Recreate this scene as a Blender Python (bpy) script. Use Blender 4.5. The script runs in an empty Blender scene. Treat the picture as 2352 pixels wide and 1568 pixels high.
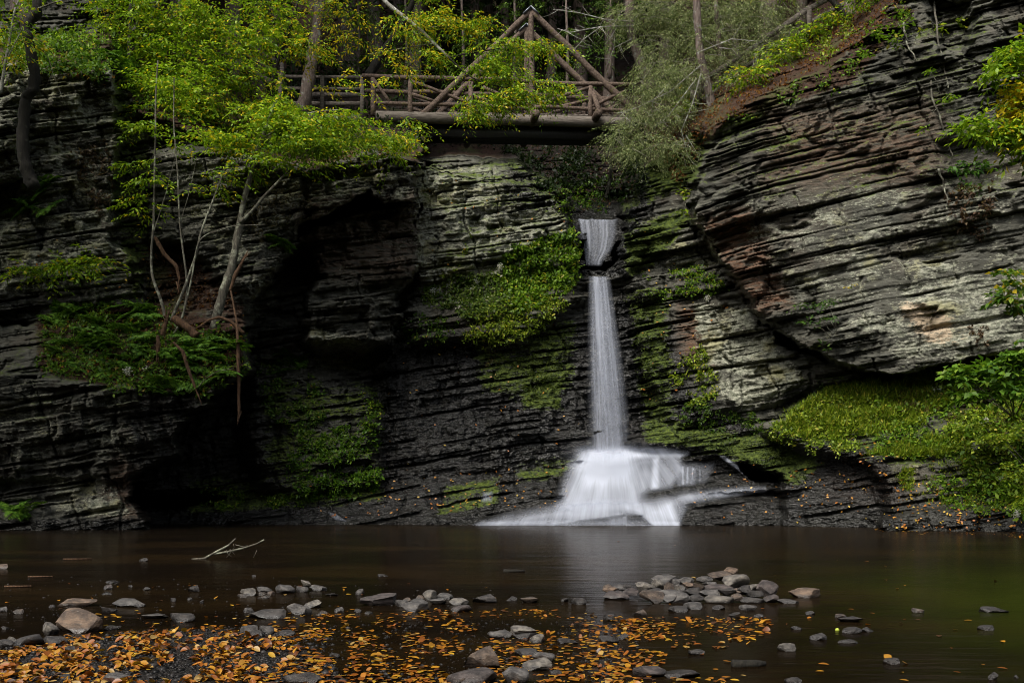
import bpy, math, random
import numpy as np
R = math.radians
SC = bpy.context.scene
COL = SC.collection
# ------------------------------------------------------------------ camera, light, exposure
F, CX, HY, EYE = 2286.7, 1176.0, 1105.0, 1.25      # focal length, axis and horizon of the photograph (2352 wide), eye height in m
cam = bpy.data.objects.new('camera', bpy.data.cameras.new('camera'))
COL.objects.link(cam)
cam.location = (0, 0, EYE); cam.rotation_euler = (R(90), 0, 0)
cam.data.lens = 35; cam.data.sensor_width = 36; cam.data.shift_y = (HY - 784.0) / 2352.0
cam.data.clip_start = 0.1; cam.data.clip_end = 600
SC.camera = cam
SUN_EL, SUN_AZ = 51, 212      # azimuth of the sun, clockwise from the viewing direction (+Y)
w = bpy.data.worlds.new('World'); SC.world = w; w.use_nodes = True
nt = w.node_tree
sky = nt.nodes.new('ShaderNodeTexSky'); sky.sky_type = 'NISHITA'; sky.sun_disc = False
sky.sun_elevation = R(SUN_EL); sky.sun_rotation = R(SUN_AZ); sky.dust_density = 4.0; sky.air_density = 1.0; sky.ozone_density = 0.6
bg = nt.nodes['Background']; bg.inputs['Strength'].default_value = 0.10
hs = nt.nodes.new('ShaderNodeHueSaturation'); hs.inputs['Saturation'].default_value = 0.45      # thin overcast: a paler sky
nt.links.new(sky.outputs[0], hs.inputs['Color']); nt.links.new(hs.outputs[0], bg.inputs[0])
sl = bpy.data.lights.new('sun', 'SUN'); sl.energy = 2.5; sl.angle = R(28); sl.color = (1.0, 0.95, 0.86)
so = bpy.data.objects.new('sun', sl); COL.objects.link(so)
# the lamp shines along its -Z: turn it so that it comes from that azimuth
so.rotation_euler = (R(90 - SUN_EL), 0, R(180 - SUN_AZ))
vs = SC.view_settings
SC.display_settings.display_device = 'sRGB'
vs.view_transform = 'Standard'; vs.look = 'None'; vs.exposure = 0.95; vs.gamma = 1.0
cy = SC.cycles
cy.max_bounces = 6; cy.diffuse_bounces = 3; cy.glossy_bounces = 3; cy.transmission_bounces = 4; cy.transparent_max_bounces = 12
cy.use_denoising = True; cy.pixel_filter_type = 'BLACKMAN_HARRIS'; cy.filter_width = 1.0; cy.caustics_reflective = False; cy.caustics_refractive = False

# ------------------------------------------------------------------ helpers
RNG = np.random.default_rng(7)
def P(px, py, Y): return np.array([(px - CX) / F * Y, Y, EYE + (HY - py) / F * Y])
def PP(pts, Y=None):
    return np.array([P(p[0], p[1], p[2] if Y is None else Y) for p in pts])
def _h(ix, iy, s):
    n = (ix * 374761393 + iy * 668265263 + s * 982451653) & 0xFFFFFFFF
    n = ((n ^ (n >> 13)) * 1274126177) & 0xFFFFFFFF
    n = ((n ^ (n >> 16)) * 2246822519) & 0xFFFFFFFF
    return ((n ^ (n >> 15)) & 0xFFFFFF) / float(0xFFFFFF)
def vn(x, y, s=0):
    x = np.asarray(x, float); y = np.asarray(y, float) + 0 * x
    ix = np.floor(x).astype(np.int64); iy = np.floor(y).astype(np.int64)
    fx = x - ix; fy = y - iy
    fx = fx * fx * (3 - 2 * fx); fy = fy * fy * (3 - 2 * fy)
    a, b = _h(ix, iy, s), _h(ix + 1, iy, s); c, d = _h(ix, iy + 1, s), _h(ix + 1, iy + 1, s)
    return (a * (1 - fx) + b * fx) * (1 - fy) + (c * (1 - fx) + d * fx) * fy
def fbm(x, y, s=0, o=4):
    t = 0; a = 0.5; n = 0
    for k in range(o):
        t = t + a * vn(x * 2 ** k, y * 2 ** k, s + k); n += a; a *= 0.5
    return t / n
def sst(a, b, x):
    t = np.clip((x - a) / (b - a), 0, 1); return t * t * (3 - 2 * t)

def mesh_from(name, V, Fc, mats=None, attrs=None, smooth=False):
    V = np.asarray(V, np.float32).reshape(-1, 3)
    me = bpy.data.meshes.new(name)
    if not isinstance(Fc, (list, tuple)): Fc = [Fc]
    Fc = [np.asarray(f, np.int32) for f in Fc if len(f)]
    nl = sum(f.size for f in Fc); npoly = sum(len(f) for f in Fc)
    me.vertices.add(len(V)); me.vertices.foreach_set('co', V.ravel())
    me.loops.add(nl); me.polygons.add(npoly)
    me.loops.foreach_set('vertex_index', np.concatenate([f.ravel() for f in Fc]))
    tot = np.concatenate([np.full(len(f), f.shape[1], np.int32) for f in Fc])
    st = np.concatenate([[0], np.cumsum(tot)[:-1]]).astype(np.int32)
    me.polygons.foreach_set('loop_start', st); me.polygons.foreach_set('loop_total', tot)
    if smooth: me.polygons.foreach_set('use_smooth', np.ones(npoly, bool))
    for k, a in (attrs or {}).items():
        a = np.asarray(a, np.float32)
        if a.ndim == 2:
            at = me.attributes.new(k, 'FLOAT_COLOR', 'POINT')
            at.data.foreach_set('color', np.concatenate([a, np.ones((len(a), 1), np.float32)], 1).ravel())
        else:
            at = me.attributes.new(k, 'FLOAT', 'POINT'); at.data.foreach_set('value', a.ravel())
    if mats: me.materials.append(mats)
    me.update(calc_edges=True); me.validate()
    return me
class MB:
    """collects geometry in world coordinates for ONE mesh object"""
    def __init__(s): s.V = []; s.Q = []; s.T = []; s.C = []; s.n = 0
    def add(s, V, Q=None, T=None, C=None):
        V = np.asarray(V, float).reshape(-1, 3)
        if Q is not None and len(Q): s.Q.append(np.asarray(Q, np.int64).reshape(-1, 4) + s.n)
        if T is not None and len(T): s.T.append(np.asarray(T, np.int64).reshape(-1, 3) + s.n)
        s.V.append(V); s.n += len(V)
        if C is None: C = np.full((len(V), 3), 0.5)
        C = np.asarray(C, float)
        if C.ndim == 1: C = np.tile(C, (len(V), 1))
        s.C.append(C)
        return s
    def tube(s, pts, rad, n=8, C=None, rough=0.0, seed=0):
        p = np.asarray(pts, float); m = len(p)
        r = np.broadcast_to(np.asarray(rad, float), (m,)).copy()
        t = np.gradient(p, axis=0); t /= np.linalg.norm(t, axis=1)[:, None] + 1e-9
        up = np.array([0, 0, 1.0]) if abs(t[:, 2]).mean() < 0.8 else np.array([0, 1.0, 0])
        a = np.cross(t, up); a /= np.linalg.norm(a, axis=1)[:, None] + 1e-9
        b = np.cross(a, t)
        th = np.arange(n) / n * 2 * np.pi
        rr = r[:, None] * (1 + rough * (2 * vn(np.arange(m)[:, None] * 0.7 + np.zeros(n), np.arange(n)[None] * 0.9 + 0 * r[:, None], seed) - 1))
        ring = p[:, None] + rr[..., None] * (np.cos(th)[None, :, None] * a[:, None] + np.sin(th)[None, :, None] * b[:, None])
        V = np.concatenate([ring.reshape(-1, 3), p[:1], p[-1:]])
        i = np.arange(m - 1)[:, None] * n; j = np.arange(n)[None]; j2 = (j + 1) % n
        Q = np.stack([i + j, i + j2, i + n + j2, i + n + j], -1).reshape(-1, 4)
        j = np.arange(n); c0 = m * n
        T = np.concatenate([np.stack([np.full(n, c0), (j + 1) % n, j], -1), np.stack([np.full(n, c0 + 1), (m - 1) * n + j, (m - 1) * n + (j + 1) % n], -1)])
        return s.add(V, Q, T, C)
    def beam(s, a, b, wd, ht, up=(0, 0, 1), C=None):
        a = np.asarray(a, float); b = np.asarray(b, float); t = (b - a) / np.linalg.norm(b - a)
        up = np.asarray(up, float); sd = np.cross(t, up); sd /= np.linalg.norm(sd); u = np.cross(sd, t)
        V = [q + x * sd * wd / 2 + z * u * ht / 2 for q in (a, b) for x, z in ((-1, -1), (1, -1), (1, 1), (-1, 1))]
        return s.add(V, [(0, 1, 2, 3), (7, 6, 5, 4), (0, 4, 5, 1), (1, 5, 6, 2), (2, 6, 7, 3), (3, 7, 4, 0)], None, C)
    def mesh(s, name, mat, off=(0, 0, 0), smooth=False):
        V = np.concatenate(s.V) - np.asarray(off)
        return mesh_from(name, V, [np.concatenate(x) for x in (s.Q, s.T) if x], mat, {'col': np.concatenate(s.C)}, smooth)
    def build(s, name, mat, parent=None, smooth=False, root=None):
        off = np.array((root or parent).location) if (root or parent) else np.concatenate(s.V).mean(0) * 0
        o = bpy.data.objects.new(name, s.mesh(name, mat, off, smooth)); COL.objects.link(o)
        if parent: o.parent = parent
        return o
    def single(s, name, mat, loc, label, cat, group=None, smooth=False, kind=None):
        o = bpy.data.objects.new(name, s.mesh(name, mat, loc, smooth)); COL.objects.link(o)
        o.location = tuple(loc); tag(o, label, cat, group, kind)
        return o
def tag(o, label=None, cat=None, group=None, kind=None):
    for k, v in (('label', label), ('category', cat), ('group', group), ('kind', kind)):
        if v: o[k] = v
    return o
def thing(name, loc, label, cat, group=None):
    o = bpy.data.objects.new(name, None); COL.objects.link(o); o.empty_display_size = 0.2
    o.location = tuple(float(v) for v in loc)
    return tag(o, label, cat, group)
def dup(src, loc, rotz=0.0, scale=1.0, label=None, group=None):
    c = src.copy(); COL.objects.link(c); c.location = tuple(float(v) for v in loc); c.rotation_euler = (src.rotation_euler[0], src.rotation_euler[1], rotz); c.scale = (scale,) * 3
    if label: c['label'] = label
    if group: c['group'] = group
    for ch in src.children:
        k = ch.copy(); COL.objects.link(k); k.parent = c
    return c

# ------------------------------------------------------------------ materials
class NT:
    def __init__(s, name):
        s.m = bpy.data.materials.new(name); s.m.use_nodes = True; s.t = s.m.node_tree; s.t.nodes.clear()
        s.out = s.n('OutputMaterial')
    def n(s, ty, **kw):
        x = s.t.nodes.new('ShaderNode' + ty)
        for k, v in kw.items(): setattr(x, k, v)
        return x
    def l(s, a, b): s.t.links.new(a, b)
    def put(s, sock, v):
        if hasattr(v, 'links'): s.l(v, sock)
        elif isinstance(v, (tuple, list)): sock.default_value = tuple(v) + ((1.0,) if len(v) == 3 and sock.type == 'RGBA' else ())
        else: sock.default_value = v
    def pos(s, scale=(1, 1, 1), rot=(0, 0, 0), src='Object'):
        if src == 'Object': o = s.n('TexCoord').outputs['Object']
        else: o = s.n('NewGeometry').outputs['Position']
        mp = s.n('Mapping'); s.l(o, mp.inputs[0]); mp.inputs['Scale'].default_value = scale; mp.inputs['Rotation'].default_value = rot
        return mp.outputs[0]
    def noise(s, vec, scale=1.0, detail=4, rough=0.6, dist=0.0):
        x = s.n('TexNoise'); s.put(x.inputs['Scale'], scale); x.inputs['Detail'].default_value = detail; x.inputs['Roughness'].default_value = rough; x.inputs['Distortion'].default_value = dist
        if vec is not None: s.l(vec, x.inputs['Vector'])
        return x.outputs['Fac']
    def ramp(s, v, a, b):
        x = s.n('MapRange', interpolation_type='SMOOTHSTEP'); s.put(x.inputs[0], v); s.put(x.inputs[1], a); s.put(x.inputs[2], b)
        return x.outputs[0]
    def math(s, op, a, b=0.0, clamp=False):
        x = s.n('Math', operation=op, use_clamp=clamp); s.put(x.inputs[0], a); s.put(x.inputs[1], b); return x.outputs[0]
    def mix(s, f, a, b, mode='MIX'):
        x = s.n('MixRGB', blend_type=mode); s.put(x.inputs[0], f); s.put(x.inputs[1], a); s.put(x.inputs[2], b); return x.outputs[0]
    def attr(s, name):
        x = s.n('Attribute', attribute_name=name); return x
    def bump(s, h, strength=0.5, dist=0.02, normal=None):
        x = s.n('Bump'); s.put(x.inputs['Strength'], strength); x.inputs['Distance'].default_value = dist; s.l(h, x.inputs['Height'])
        if normal is not None: s.l(normal, x.inputs['Normal'])
        return x.outputs[0]
    def bsdf(s, col, rough=0.8, spec=0.5, normal=None, **kw):
        x = s.n('BsdfPrincipled'); s.put(x.inputs['Base Color'], col); s.put(x.inputs['Roughness'], rough); s.put(x.inputs['Specular IOR Level'], spec)
        for k, v in kw.items(): s.put(x.inputs[k.replace('_', ' ')], v)
        if normal is not None: s.l(normal, x.inputs['Normal'])
        return x.outputs[0]
    def done(s, sh):
        s.l(sh, s.out.inputs[0]); return s.m

def mat_rock():
    t = NT('layered_shale')
    tilt = (0, R(9), 0)
    p1 = t.pos((0.9, 0.9, 4), tilt, 'P'); p2 = t.pos((3.0, 3.0, 16), tilt, 'P'); p3 = t.pos((1, 1, 1), (0, 0, 0), 'P')
    n1 = t.noise(p1, 1.0, 5, 0.65, 0.3); n2 = t.noise(p2, 1.0, 4, 0.6); n3 = t.noise(p3, 0.6, 4); nf = t.noise(p3, 9.0, 5, 0.7); ng = t.noise(p3, 34.0, 3, 0.7)
    base = t.mix(t.ramp(n1, 0.32, 0.7), (0.033, 0.033, 0.026), (0.088, 0.086, 0.068))
    base = t.mix(t.math('MULTIPLY', t.ramp(n2, 0.45, 0.72), 0.7), base, (0.125, 0.124, 0.104))
    base = t.mix(t.math('MULTIPLY', t.ramp(n3, 0.5, 0.72), 0.5), base, (0.070, 0.053, 0.038))
    rust = t.attr('rust').outputs['Fac']
    base = t.mix(t.math('MULTIPLY', rust, t.ramp(n2, 0.3, 0.65)), base, (0.115, 0.060, 0.034))
    # pale crustose lichen
    lich = t.attr('lichen').outputs['Fac']
    pl = t.pos((1, 1, 2.2), tilt, 'P')
    nl1 = t.noise(pl, 1.1, 5, 0.7); nl2 = t.noise(pl, 7.0, 5, 0.75)
    v = t.n('TexVoronoi', feature='F1'); t.l(pl, v.inputs['Vector']); v.inputs['Scale'].default_value = 9.0
    sp = t.math('SUBTRACT', 1.0, t.ramp(v.outputs['Distance'], 0.16, 0.36))
    th = t.math('ADD', t.math('MULTIPLY', nl1, 0.65), t.math('MULTIPLY', nl2, 0.55))
    th = t.math('ADD', th, t.math('MULTIPLY', sp, 0.09))
    lm = t.ramp(t.math('ADD', th, t.math('MULTIPLY', lich, 0.34)), 0.84, 0.96)
    lcol = t.mix(t.ramp(nf, 0.35, 0.65), (0.13, 0.14, 0.10), (0.37, 0.37, 0.29))
    lcol = t.mix(t.ramp(t.noise(p3, 0.9, 3), 0.52, 0.66), lcol, (0.27, 0.26, 0.15))
    base = t.mix(t.math('MULTIPLY', lm, t.math('MINIMUM', t.math('MULTIPLY', lich, 2.5), 0.93)), base, lcol)
    tan = t.attr('tan').outputs['Fac']
    base = t.mix(t.math('MULTIPLY', t.ramp(t.math('ADD', tan, t.math('MULTIPLY', t.math('SUBTRACT', nl2, 0.5), 1.2)), 0.45, 0.62), 0.9), base, (0.40, 0.31, 0.215))
    # moss: where the mask says, more on faces that look up
    moss = t.attr('moss').outputs['Fac']
    nz = t.n('SeparateXYZ'); t.l(t.n('NewGeometry').outputs['Normal'], nz.inputs[0])
    mm = t.math('ADD', t.math('ADD', moss, t.math('MULTIPLY', t.math('SUBTRACT', nl1, 0.5), 1.3)), t.math('MULTIPLY', nz.outputs[2], 0.22))
    mm = t.math('MULTIPLY', t.ramp(t.math('ADD', mm, t.math('MULTIPLY', t.math('SUBTRACT', nf, 0.5), 0.7)), 0.40, 0.68), t.math('MINIMUM', t.math('MULTIPLY', moss, 3.0), 1.0))
    mcol = t.mix(t.ramp(nf, 0.35, 0.68), (0.020, 0.034, 0.006), (0.085, 0.115, 0.014))
    wet = t.attr('wet').outputs['Fac']  # wet rock, and the shade painted on the ravine floor
    base = t.mix(t.math('MULTIPLY', wet, 0.86), base, (0.005, 0.005, 0.0055))
    base = t.mix(mm, base, mcol)
    # leaf litter and needles
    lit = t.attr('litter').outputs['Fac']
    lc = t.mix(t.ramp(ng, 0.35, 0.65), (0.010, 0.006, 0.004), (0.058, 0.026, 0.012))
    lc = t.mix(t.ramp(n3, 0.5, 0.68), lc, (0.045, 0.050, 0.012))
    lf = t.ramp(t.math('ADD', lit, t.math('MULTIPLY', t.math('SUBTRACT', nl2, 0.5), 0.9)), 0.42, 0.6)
    base = t.mix(lf, base, t.mix(t.math('MULTIPLY', wet, 0.9), lc, (0.010, 0.006, 0.004)))  # the mask also darkens litter, as painted shade in the ravine
    dry = t.math('MAXIMUM', mm, lf)
    rough = t.math('SUBTRACT', 0.88, t.math('MULTIPLY', t.math('MULTIPLY', wet, t.math('SUBTRACT', 1.0, dry)), 0.70))
    h = t.math('ADD', t.math('ADD', t.math('MULTIPLY', n2, 0.7), t.math('MULTIPLY', nf, 0.6)), t.math('MULTIPLY', ng, 0.45))
    nw = t.noise(t.pos((4, 4, 9), tilt, 'P'), 1.0, 2, 0.7)
    nb = t.bump(nw, t.math('MULTIPLY', wet, 1.0), 0.20, t.bump(h, 0.9, 0.06))
    return t.done(t.bsdf(base, rough, t.math('ADD', 0.3, t.math('MULTIPLY', t.math('MULTIPLY', wet, t.math('SUBTRACT', 1.0, dry)), 0.12)), nb))
def mat_leaf(name, trans=0.45, rough=0.5, gloss=0.3):
    t = NT(name); c = t.attr('col').outputs['Color']
    tr = t.n('BsdfTranslucent'); t.put(tr.inputs[0], t.mix(1.0, c, (1.0, 1.0, 0.55), 'MULTIPLY'))
    m = t.n('MixShader'); m.inputs[0].default_value = trans
    t.l(t.bsdf(c, rough, gloss), m.inputs[1]); t.l(tr.outputs[0], m.inputs[2])
    return t.done(m.outputs[0])
def mat_bark(name, a, b, lich=(0.2, 0.21, 0.18), la=0.0, zs=(9, 9, 1.2), bump=0.8, rough=0.9):
    t = NT(name); p = t.pos(zs); q = t.pos((1, 1, 1))
    n1 = t.noise(p, 3.0, 6, 0.7, 0.4); n2 = t.noise(q, 5.0, 4, 0.6)
    c = t.mix(t.ramp(n1, 0.33, 0.68), a, b)
    if la: c = t.mix(t.math('MULTIPLY', t.ramp(n2, 0.62 - la * 0.2, 0.72 - la * 0.15), 0.9), c, lich)
    return t.done(t.bsdf(c, rough, 0.3, t.bump(t.math('ADD', n1, t.math('MULTIPLY', n2, 0.3)), bump, 0.03)))
ROCK = mat_rock()
LEAF = mat_leaf('green_leaf'); NEEDLE = mat_leaf('hemlock_needle', 0.15, 0.6, 0.2); FERN = mat_leaf('fern_leaf', 0.25, 0.55, 0.3); DRYLEAF = mat_leaf('dry_leaf', 0.12, 0.42, 0.4)
BARK = mat_bark('dark_forest_bark', (0.045, 0.033, 0.027), (0.16, 0.125, 0.105), la=0.25)
PALEBARK = mat_bark('grey_green_bark', (0.040, 0.036, 0.028), (0.125, 0.115, 0.088), (0.26, 0.27, 0.20), 0.6)
BLACKBARK = mat_bark('black_bark', (0.006, 0.005, 0.004), (0.020, 0.018, 0.013), (0.05, 0.05, 0.035), 0.1)
WHITEBARK = mat_bark('white_lichen_bark', (0.12, 0.115, 0.10), (0.34, 0.33, 0.29), (0.5, 0.5, 0.45), 0.5)
LOGWOOD = mat_bark('rustic_log', (0.040, 0.027, 0.020), (0.145, 0.105, 0.082), (0.09, 0.075, 0.03), 0.1, zs=(5, 5, 5))
GREYWOOD = mat_bark('weathered_grey_timber', (0.055, 0.045, 0.038), (0.19, 0.165, 0.14), zs=(1.0, 12, 12), bump=0.5)
DARKWOOD = mat_bark('dark_damp_timber', (0.018, 0.014, 0.011), (0.062, 0.048, 0.038), zs=(1.5, 8, 8), bump=0.5)
RAWWOOD = mat_bark('split_orange_wood', (0.030, 0.016, 0.009), (0.12, 0.066, 0.034), zs=(14, 14, 1.5), bump=0.6)
# ------------------------------------------------------------------ the gorge: one relief, surveyed from the photograph, cut into cliffs and forest floor
def axis(a, b, step, lo, hi, out):
    return np.concatenate([np.arange(lo, a, out), np.arange(a, b, step), np.arange(b, hi, out)])
GX = axis(-40, 2392, 2.5, -560, 2940, 9.0); GY = axis(-30, 1232, 1.75, -260, 1250, 6.0)
NX, NY = len(GX), len(GY)
PX, PY = np.meshgrid(GX, GY)
def sdf(poly, X, Y):
    p = np.array(poly, float); q = np.roll(p, -1, 0)
    d = np.full(X.shape, 1e9); ins = np.zeros(X.shape, bool)
    for (x0, y0), (x1, y1) in zip(p, q):
        ex, ey = x1 - x0, y1 - y0; L = ex * ex + ey * ey + 1e-9
        t = np.clip(((X - x0) * ex + (Y - y0) * ey) / L, 0, 1)
        d = np.minimum(d, (X - x0 - t * ex) ** 2 + (Y - y0 - t * ey) ** 2)
        c = ((y0 > Y) != (y1 > Y)) & (X < (x1 - x0) * (Y - y0) / (y1 - y0 + 1e-12) + x0)
        ins ^= c
    d = np.sqrt(d); return np.where(ins, d, -d)
def mask(poly, soft, X=None, Y=None):
    X = PX if X is None else X; Y = PY if Y is None else Y
    p = np.array(poly, float); m = np.zeros(X.shape)
    x0, y0 = p.min(0) - soft - 30; x1, y1 = p.max(0) + soft + 30
    b = (X > x0) & (X < x1) & (Y > y0) & (Y < y1)
    if b.any():
        d = sdf(poly, X[b], Y[b]); m[b] = sst(-soft, soft, d)
    return m
# ragged outlines: the picture coordinates are warped bed by bed
SL = PY + 0.13 * PX
bed = np.floor(SL / 13.0 + 0.8 * vn(SL / 30.0, 0 * SL, 3))
WXP = PX + 26 * (vn(bed * 7.31, PX / 160.0, 5) - 0.5) + 22 * (fbm(PX / 40, PY / 40, 9) - 0.5)
WYP = PY + 16 * (fbm(PX / 50, PY / 50, 11) - 0.5) + 6 * (vn(PX / 9, PY / 9, 12) - 0.5)
D = 41 + np.clip(500 - PY, -60, 760) * 0.055 + 1.5 * fbm(PX / 150, PY / 110, 21)
ID = np.zeros(D.shape, np.int8)                # 0 forest floor, 1..3 cliffs
AMP = np.full(D.shape, 0.12); LITTER = np.ones(D.shape)
def region(poly, y0, gx=0, gy=0, ref=(0, 0), soft=8, rid=1, amp=1.0, litter=0.0, fn=None, warp=True):
    X, Y = (WXP, WYP) if warp else (PX, PY)
    m = mask(poly, soft, X, Y); b = m > 0
    d = fn(PX[b], PY[b]) if fn else y0 + gx * (PX[b] - ref[0]) / 100 + gy * (PY[b] - ref[1]) / 100
    mb = m[b]
    D[b] = D[b] * (1 - mb) + d * mb; AMP[b] = AMP[b] * (1 - mb) + amp * mb; LITTER[b] = LITTER[b] * (1 - mb) + litter * mb
    if rid is not None:
        k = np.zeros(D.shape, bool); k[b] = mb > 0.5; ID[k] = rid
BOT = 1262
# ravine bank under the bridge and the bed of the stream above the fall
region([(1180, 330), (1560, 330), (1560, 540), (1180, 540)], 40.0, 0, -3.0, (1300, 420), 30, 0, 0.8, 0.7)
region([(1310, 470), (1470, 470), (1470, 560), (1310, 560)], 34.2, 0, -1.0, (1380, 505), 12, 2, 0.4, 0.0)
# forest slopes: right bank and the top of the left cliffs, running in under the rock that is laid over them
SLAB = [(1590, 430), (1600, 385), (1650, 292), (1730, 225), (1900, 165), (2000, 80), (2060, 0), (2080, -260), (2940, -260), (2940, 760), (2400, 800), (2240, 830), (2080, 862), (1990, 858), (1920, 836), (1800, 775), (1725, 705), (1690, 640), (1640, 570), (1592, 505)]
region([(1440, 420), (1470, 300), (1560, 255), (1700, 140), (1850, 20), (1900, -260), (2300, -260), (2200, 40), (2060, 180), (1900, 260), (1760, 330), (1700, 420), (1585, 440), (1500, 440)], 0, soft=12, rid=0, amp=0.25, litter=1.0,
       fn=lambda x, y: 28.6 - 0.36 * (x - 1600) / 100 + np.clip(250 - y - 0.18 * (x - 1800), 0, 400) * 0.0045 + np.clip(-sdf(SLAB, x, y), 0, 400) * 0.040 + np.clip(y - 300, 0, 120) * 0.012)
def bank(x, y):
    k = sst(430, 640, x); e = np.interp(x, [-560, 0, 130, 255, 335, 500, 700, 860, 965], [190, 178, 155, 160, 262, 335, 388, 352, 368])
    b0 = np.interp(x, [0, 250, 300, 345, 680, 860, 965], [26.3, 26.5, 28.2, 27.6, 27.9, 28.0, 28.3]) + 0.1; u = e - y
    a = b0 + np.clip(u, -30, 700) * 0.024
    c = b0 + np.clip(u, -30, 80) * 0.10 + np.clip(u - 80, 0, 60) * 0.085 + np.clip(u - 140, 0, 600) * 0.04
    return a * (1 - k) + c * k
region([(-560, -260), (960, -260), (990, 250), (985, 300), (965, 420), (860, 410), (700, 440), (500, 390), (335, 320), (255, 220), (130, 210), (-560, 250)], 0, soft=12, rid=0, amp=0.35, litter=0.85, fn=bank)
# headwall
region([(500, 600), (960, 520), (1320, 520), (1345, 615), (1400, 618), (1425, 560), (1700, 420), (1700, BOT), (500, BOT)], 31.2, 0, -0.22, (1200, 700), 8, 2, 0.75)
region([(1322, 500), (1425, 500), (1418, 560), (1400, 600), (1345, 612), (1338, 560)], 33.2, 0, -0.9, (1380, 505), 7, 2, 0.1)
# wet dark wall beside the fall
region([(880, 760), (1340, 700), (1360, 1060), (880, 1130)], 30.9, 0, -0.25, (1100, 800), 30, 2, 0.6)
# vegetated shoulder and the pale block above it
region([(930, 690), (1000, 640), (1150, 560), (1330, 520), (1330, 700), (1200, 790), (960, 790)], 30.9, 0, -0.42, (1150, 560), 22, 2, 0.5)
region([(955, 700), (958, 390), (985, 372), (1060, 364), (1185, 372), (1215, 402), (1285, 432), (1312, 505), (1316, 545), (1150, 590), (1000, 650)], 30.5, 0.08, -0.1, (1100, 500), 7, 2, 1.0)
region([(960, 362), (1060, 354), (1190, 364), (1225, 398), (1290, 428), (1302, 452), (1150, 420), (1000, 395)], 0, soft=9, rid=2, amp=0.8, litter=0.15, fn=lambda x, y: 31.0 + np.clip(430 - y, 0, 90) * 0.022)
# middle buttress
region([(690, 545), (760, 500), (960, 455), (965, 600), (915, 690), (912, 780), (888, 850), (850, 872), (735, 855), (705, 790), (700, 690), (740, 640)], 29.2, 0.15, -0.1, (800, 600), 8, 2, 1.25)
region([(560, 470), (690, 400), (860, 345), (965, 374), (962, 462), (880, 470), (845, 440), (800, 470), (690, 520), (672, 560), (610, 640), (560, 700)], 27.9, 0.12, 0.12, (800, 430), 8, 1, 1.2)
# the hollow: mossy back wall and its floor
region([(300, 800), (560, 790), (880, 800), (880, 1130), (300, 1150)], 31.4, 0.0, -0.3, (600, 900), 25, 1, 0.9)
region([(585, 830), (720, 850), (850, 870), (872, 960), (876, 1110), (700, 1150), (600, 1120), (560, 980)], 30.2, 0.0, -0.45, (700, 900), 25, 1, 0.8)
def bench(x, y): return 28.75 + np.clip(1205 - y, 0, 130) * 0.0125 + 0.5 * sst(700, 350, x)
region([(330, 1165), (520, 1160), (700, 1140), (880, 1118), (1100, 1085), (1360, 1042), (1360, BOT), (330, BOT)], 0, soft=10, rid=2, amp=0.42, fn=bench)
# fluted cascade rock below the fall
region([(1290, 1100), (1335, 1046), (1420, 1030), (1560, 1038), (1680, 1045), (1735, 1095), (1830, 1110), (1830, BOT), (1240, BOT)], 0, soft=7, rid=2, amp=0.28, fn=lambda x, y: 28.75 + 1.15 * sst(1185, 1050, y) + 0.5 * sst(1060, 1030, y))
region([(1100, 1196), (1250, 1166), (1420, 1152), (1560, 1150), (1720, 1128), (1830, 1135), (1830, BOT), (1100, BOT)], 0, soft=6, rid=2, amp=0.25, fn=lambda x, y: 28.3 + 0.45 * sst(1205, 1152, y) + 0.7 * sst(1156, 1130, y))
region([(1250, 1200), (1340, 1188), (1430, 1176), (1470, 1180), (1500, 1200), (1498, BOT), (1250, BOT)], 28.25, soft=5, rid=2, amp=0.1)
# left cliff: two buttresses with a cleft, ledge, overhanging foot
region([(-560, 160), (0, 165), (120, 160), (250, 150), (330, 260), (480, 330), (700, 380), (700, 560), (640, 620), (560, 720), (350, 735), (-560, 760)], 28.3, 0, 0, (0, 0), 10, 1, 0.8, 0.1)
region([(345, 350), (500, 345), (700, 385), (690, 500), (672, 560), (600, 650), (565, 705), (430, 650), (345, 560)], 27.4, 0.05, 0.1, (500, 450), 10, 1, 0.8)
region([(-560, 190), (60, 165), (150, 140), (255, 160), (272, 300), (262, 430), (258, 540), (330, 640), (340, 725), (200, 740), (-560, 760)], 26.2, 0.1, 0.18, (150, 400), 10, 1, 1.0)
region([(-560, 180), (40, 150), (62, 280), (50, 420), (-560, 450)], 25.4, 0.1, 0, (0, 300), 9, 1, 1.2)
region([(-560, 440), (45, 420), (40, 500), (-560, 520)], 27.6, 0, 0, (0, 0), 10, 1, 0.6)
region([(330, 560), (420, 560), (560, 700), (560, 790), (340, 790)], 28.0, 0, -0.5, (450, 650), 14, 1, 0.6, 0.6)
region([(-560, 740), (60, 740), (150, 690), (330, 700), (480, 720), (560, 745), (570, 850), (470, 915), (250, 905), (60, 870), (-560, 880)], 0, soft=14, rid=1, amp=0.5, litter=0.25, fn=lambda x, y: 26.9 - np.clip(y - 700, 0, 200) * 0.009)
region([(-560, 850), (60, 860), (250, 885), (430, 905), (485, 925), (420, 965), (408, 1040), (330, 1078), (300, 1112), (285, 1140), (-560, 1170)], 25.0, 0.1, 0.25, (200, 900), 8, 1, 1.25)
region([(-560, 1110), (290, 1100), (292, 1145), (335, 1180), (356, 1210), (356, BOT), (-560, BOT)], 25.7, 0.1, -0.35, (200, 1200), 9, 1, 0.8)
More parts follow.
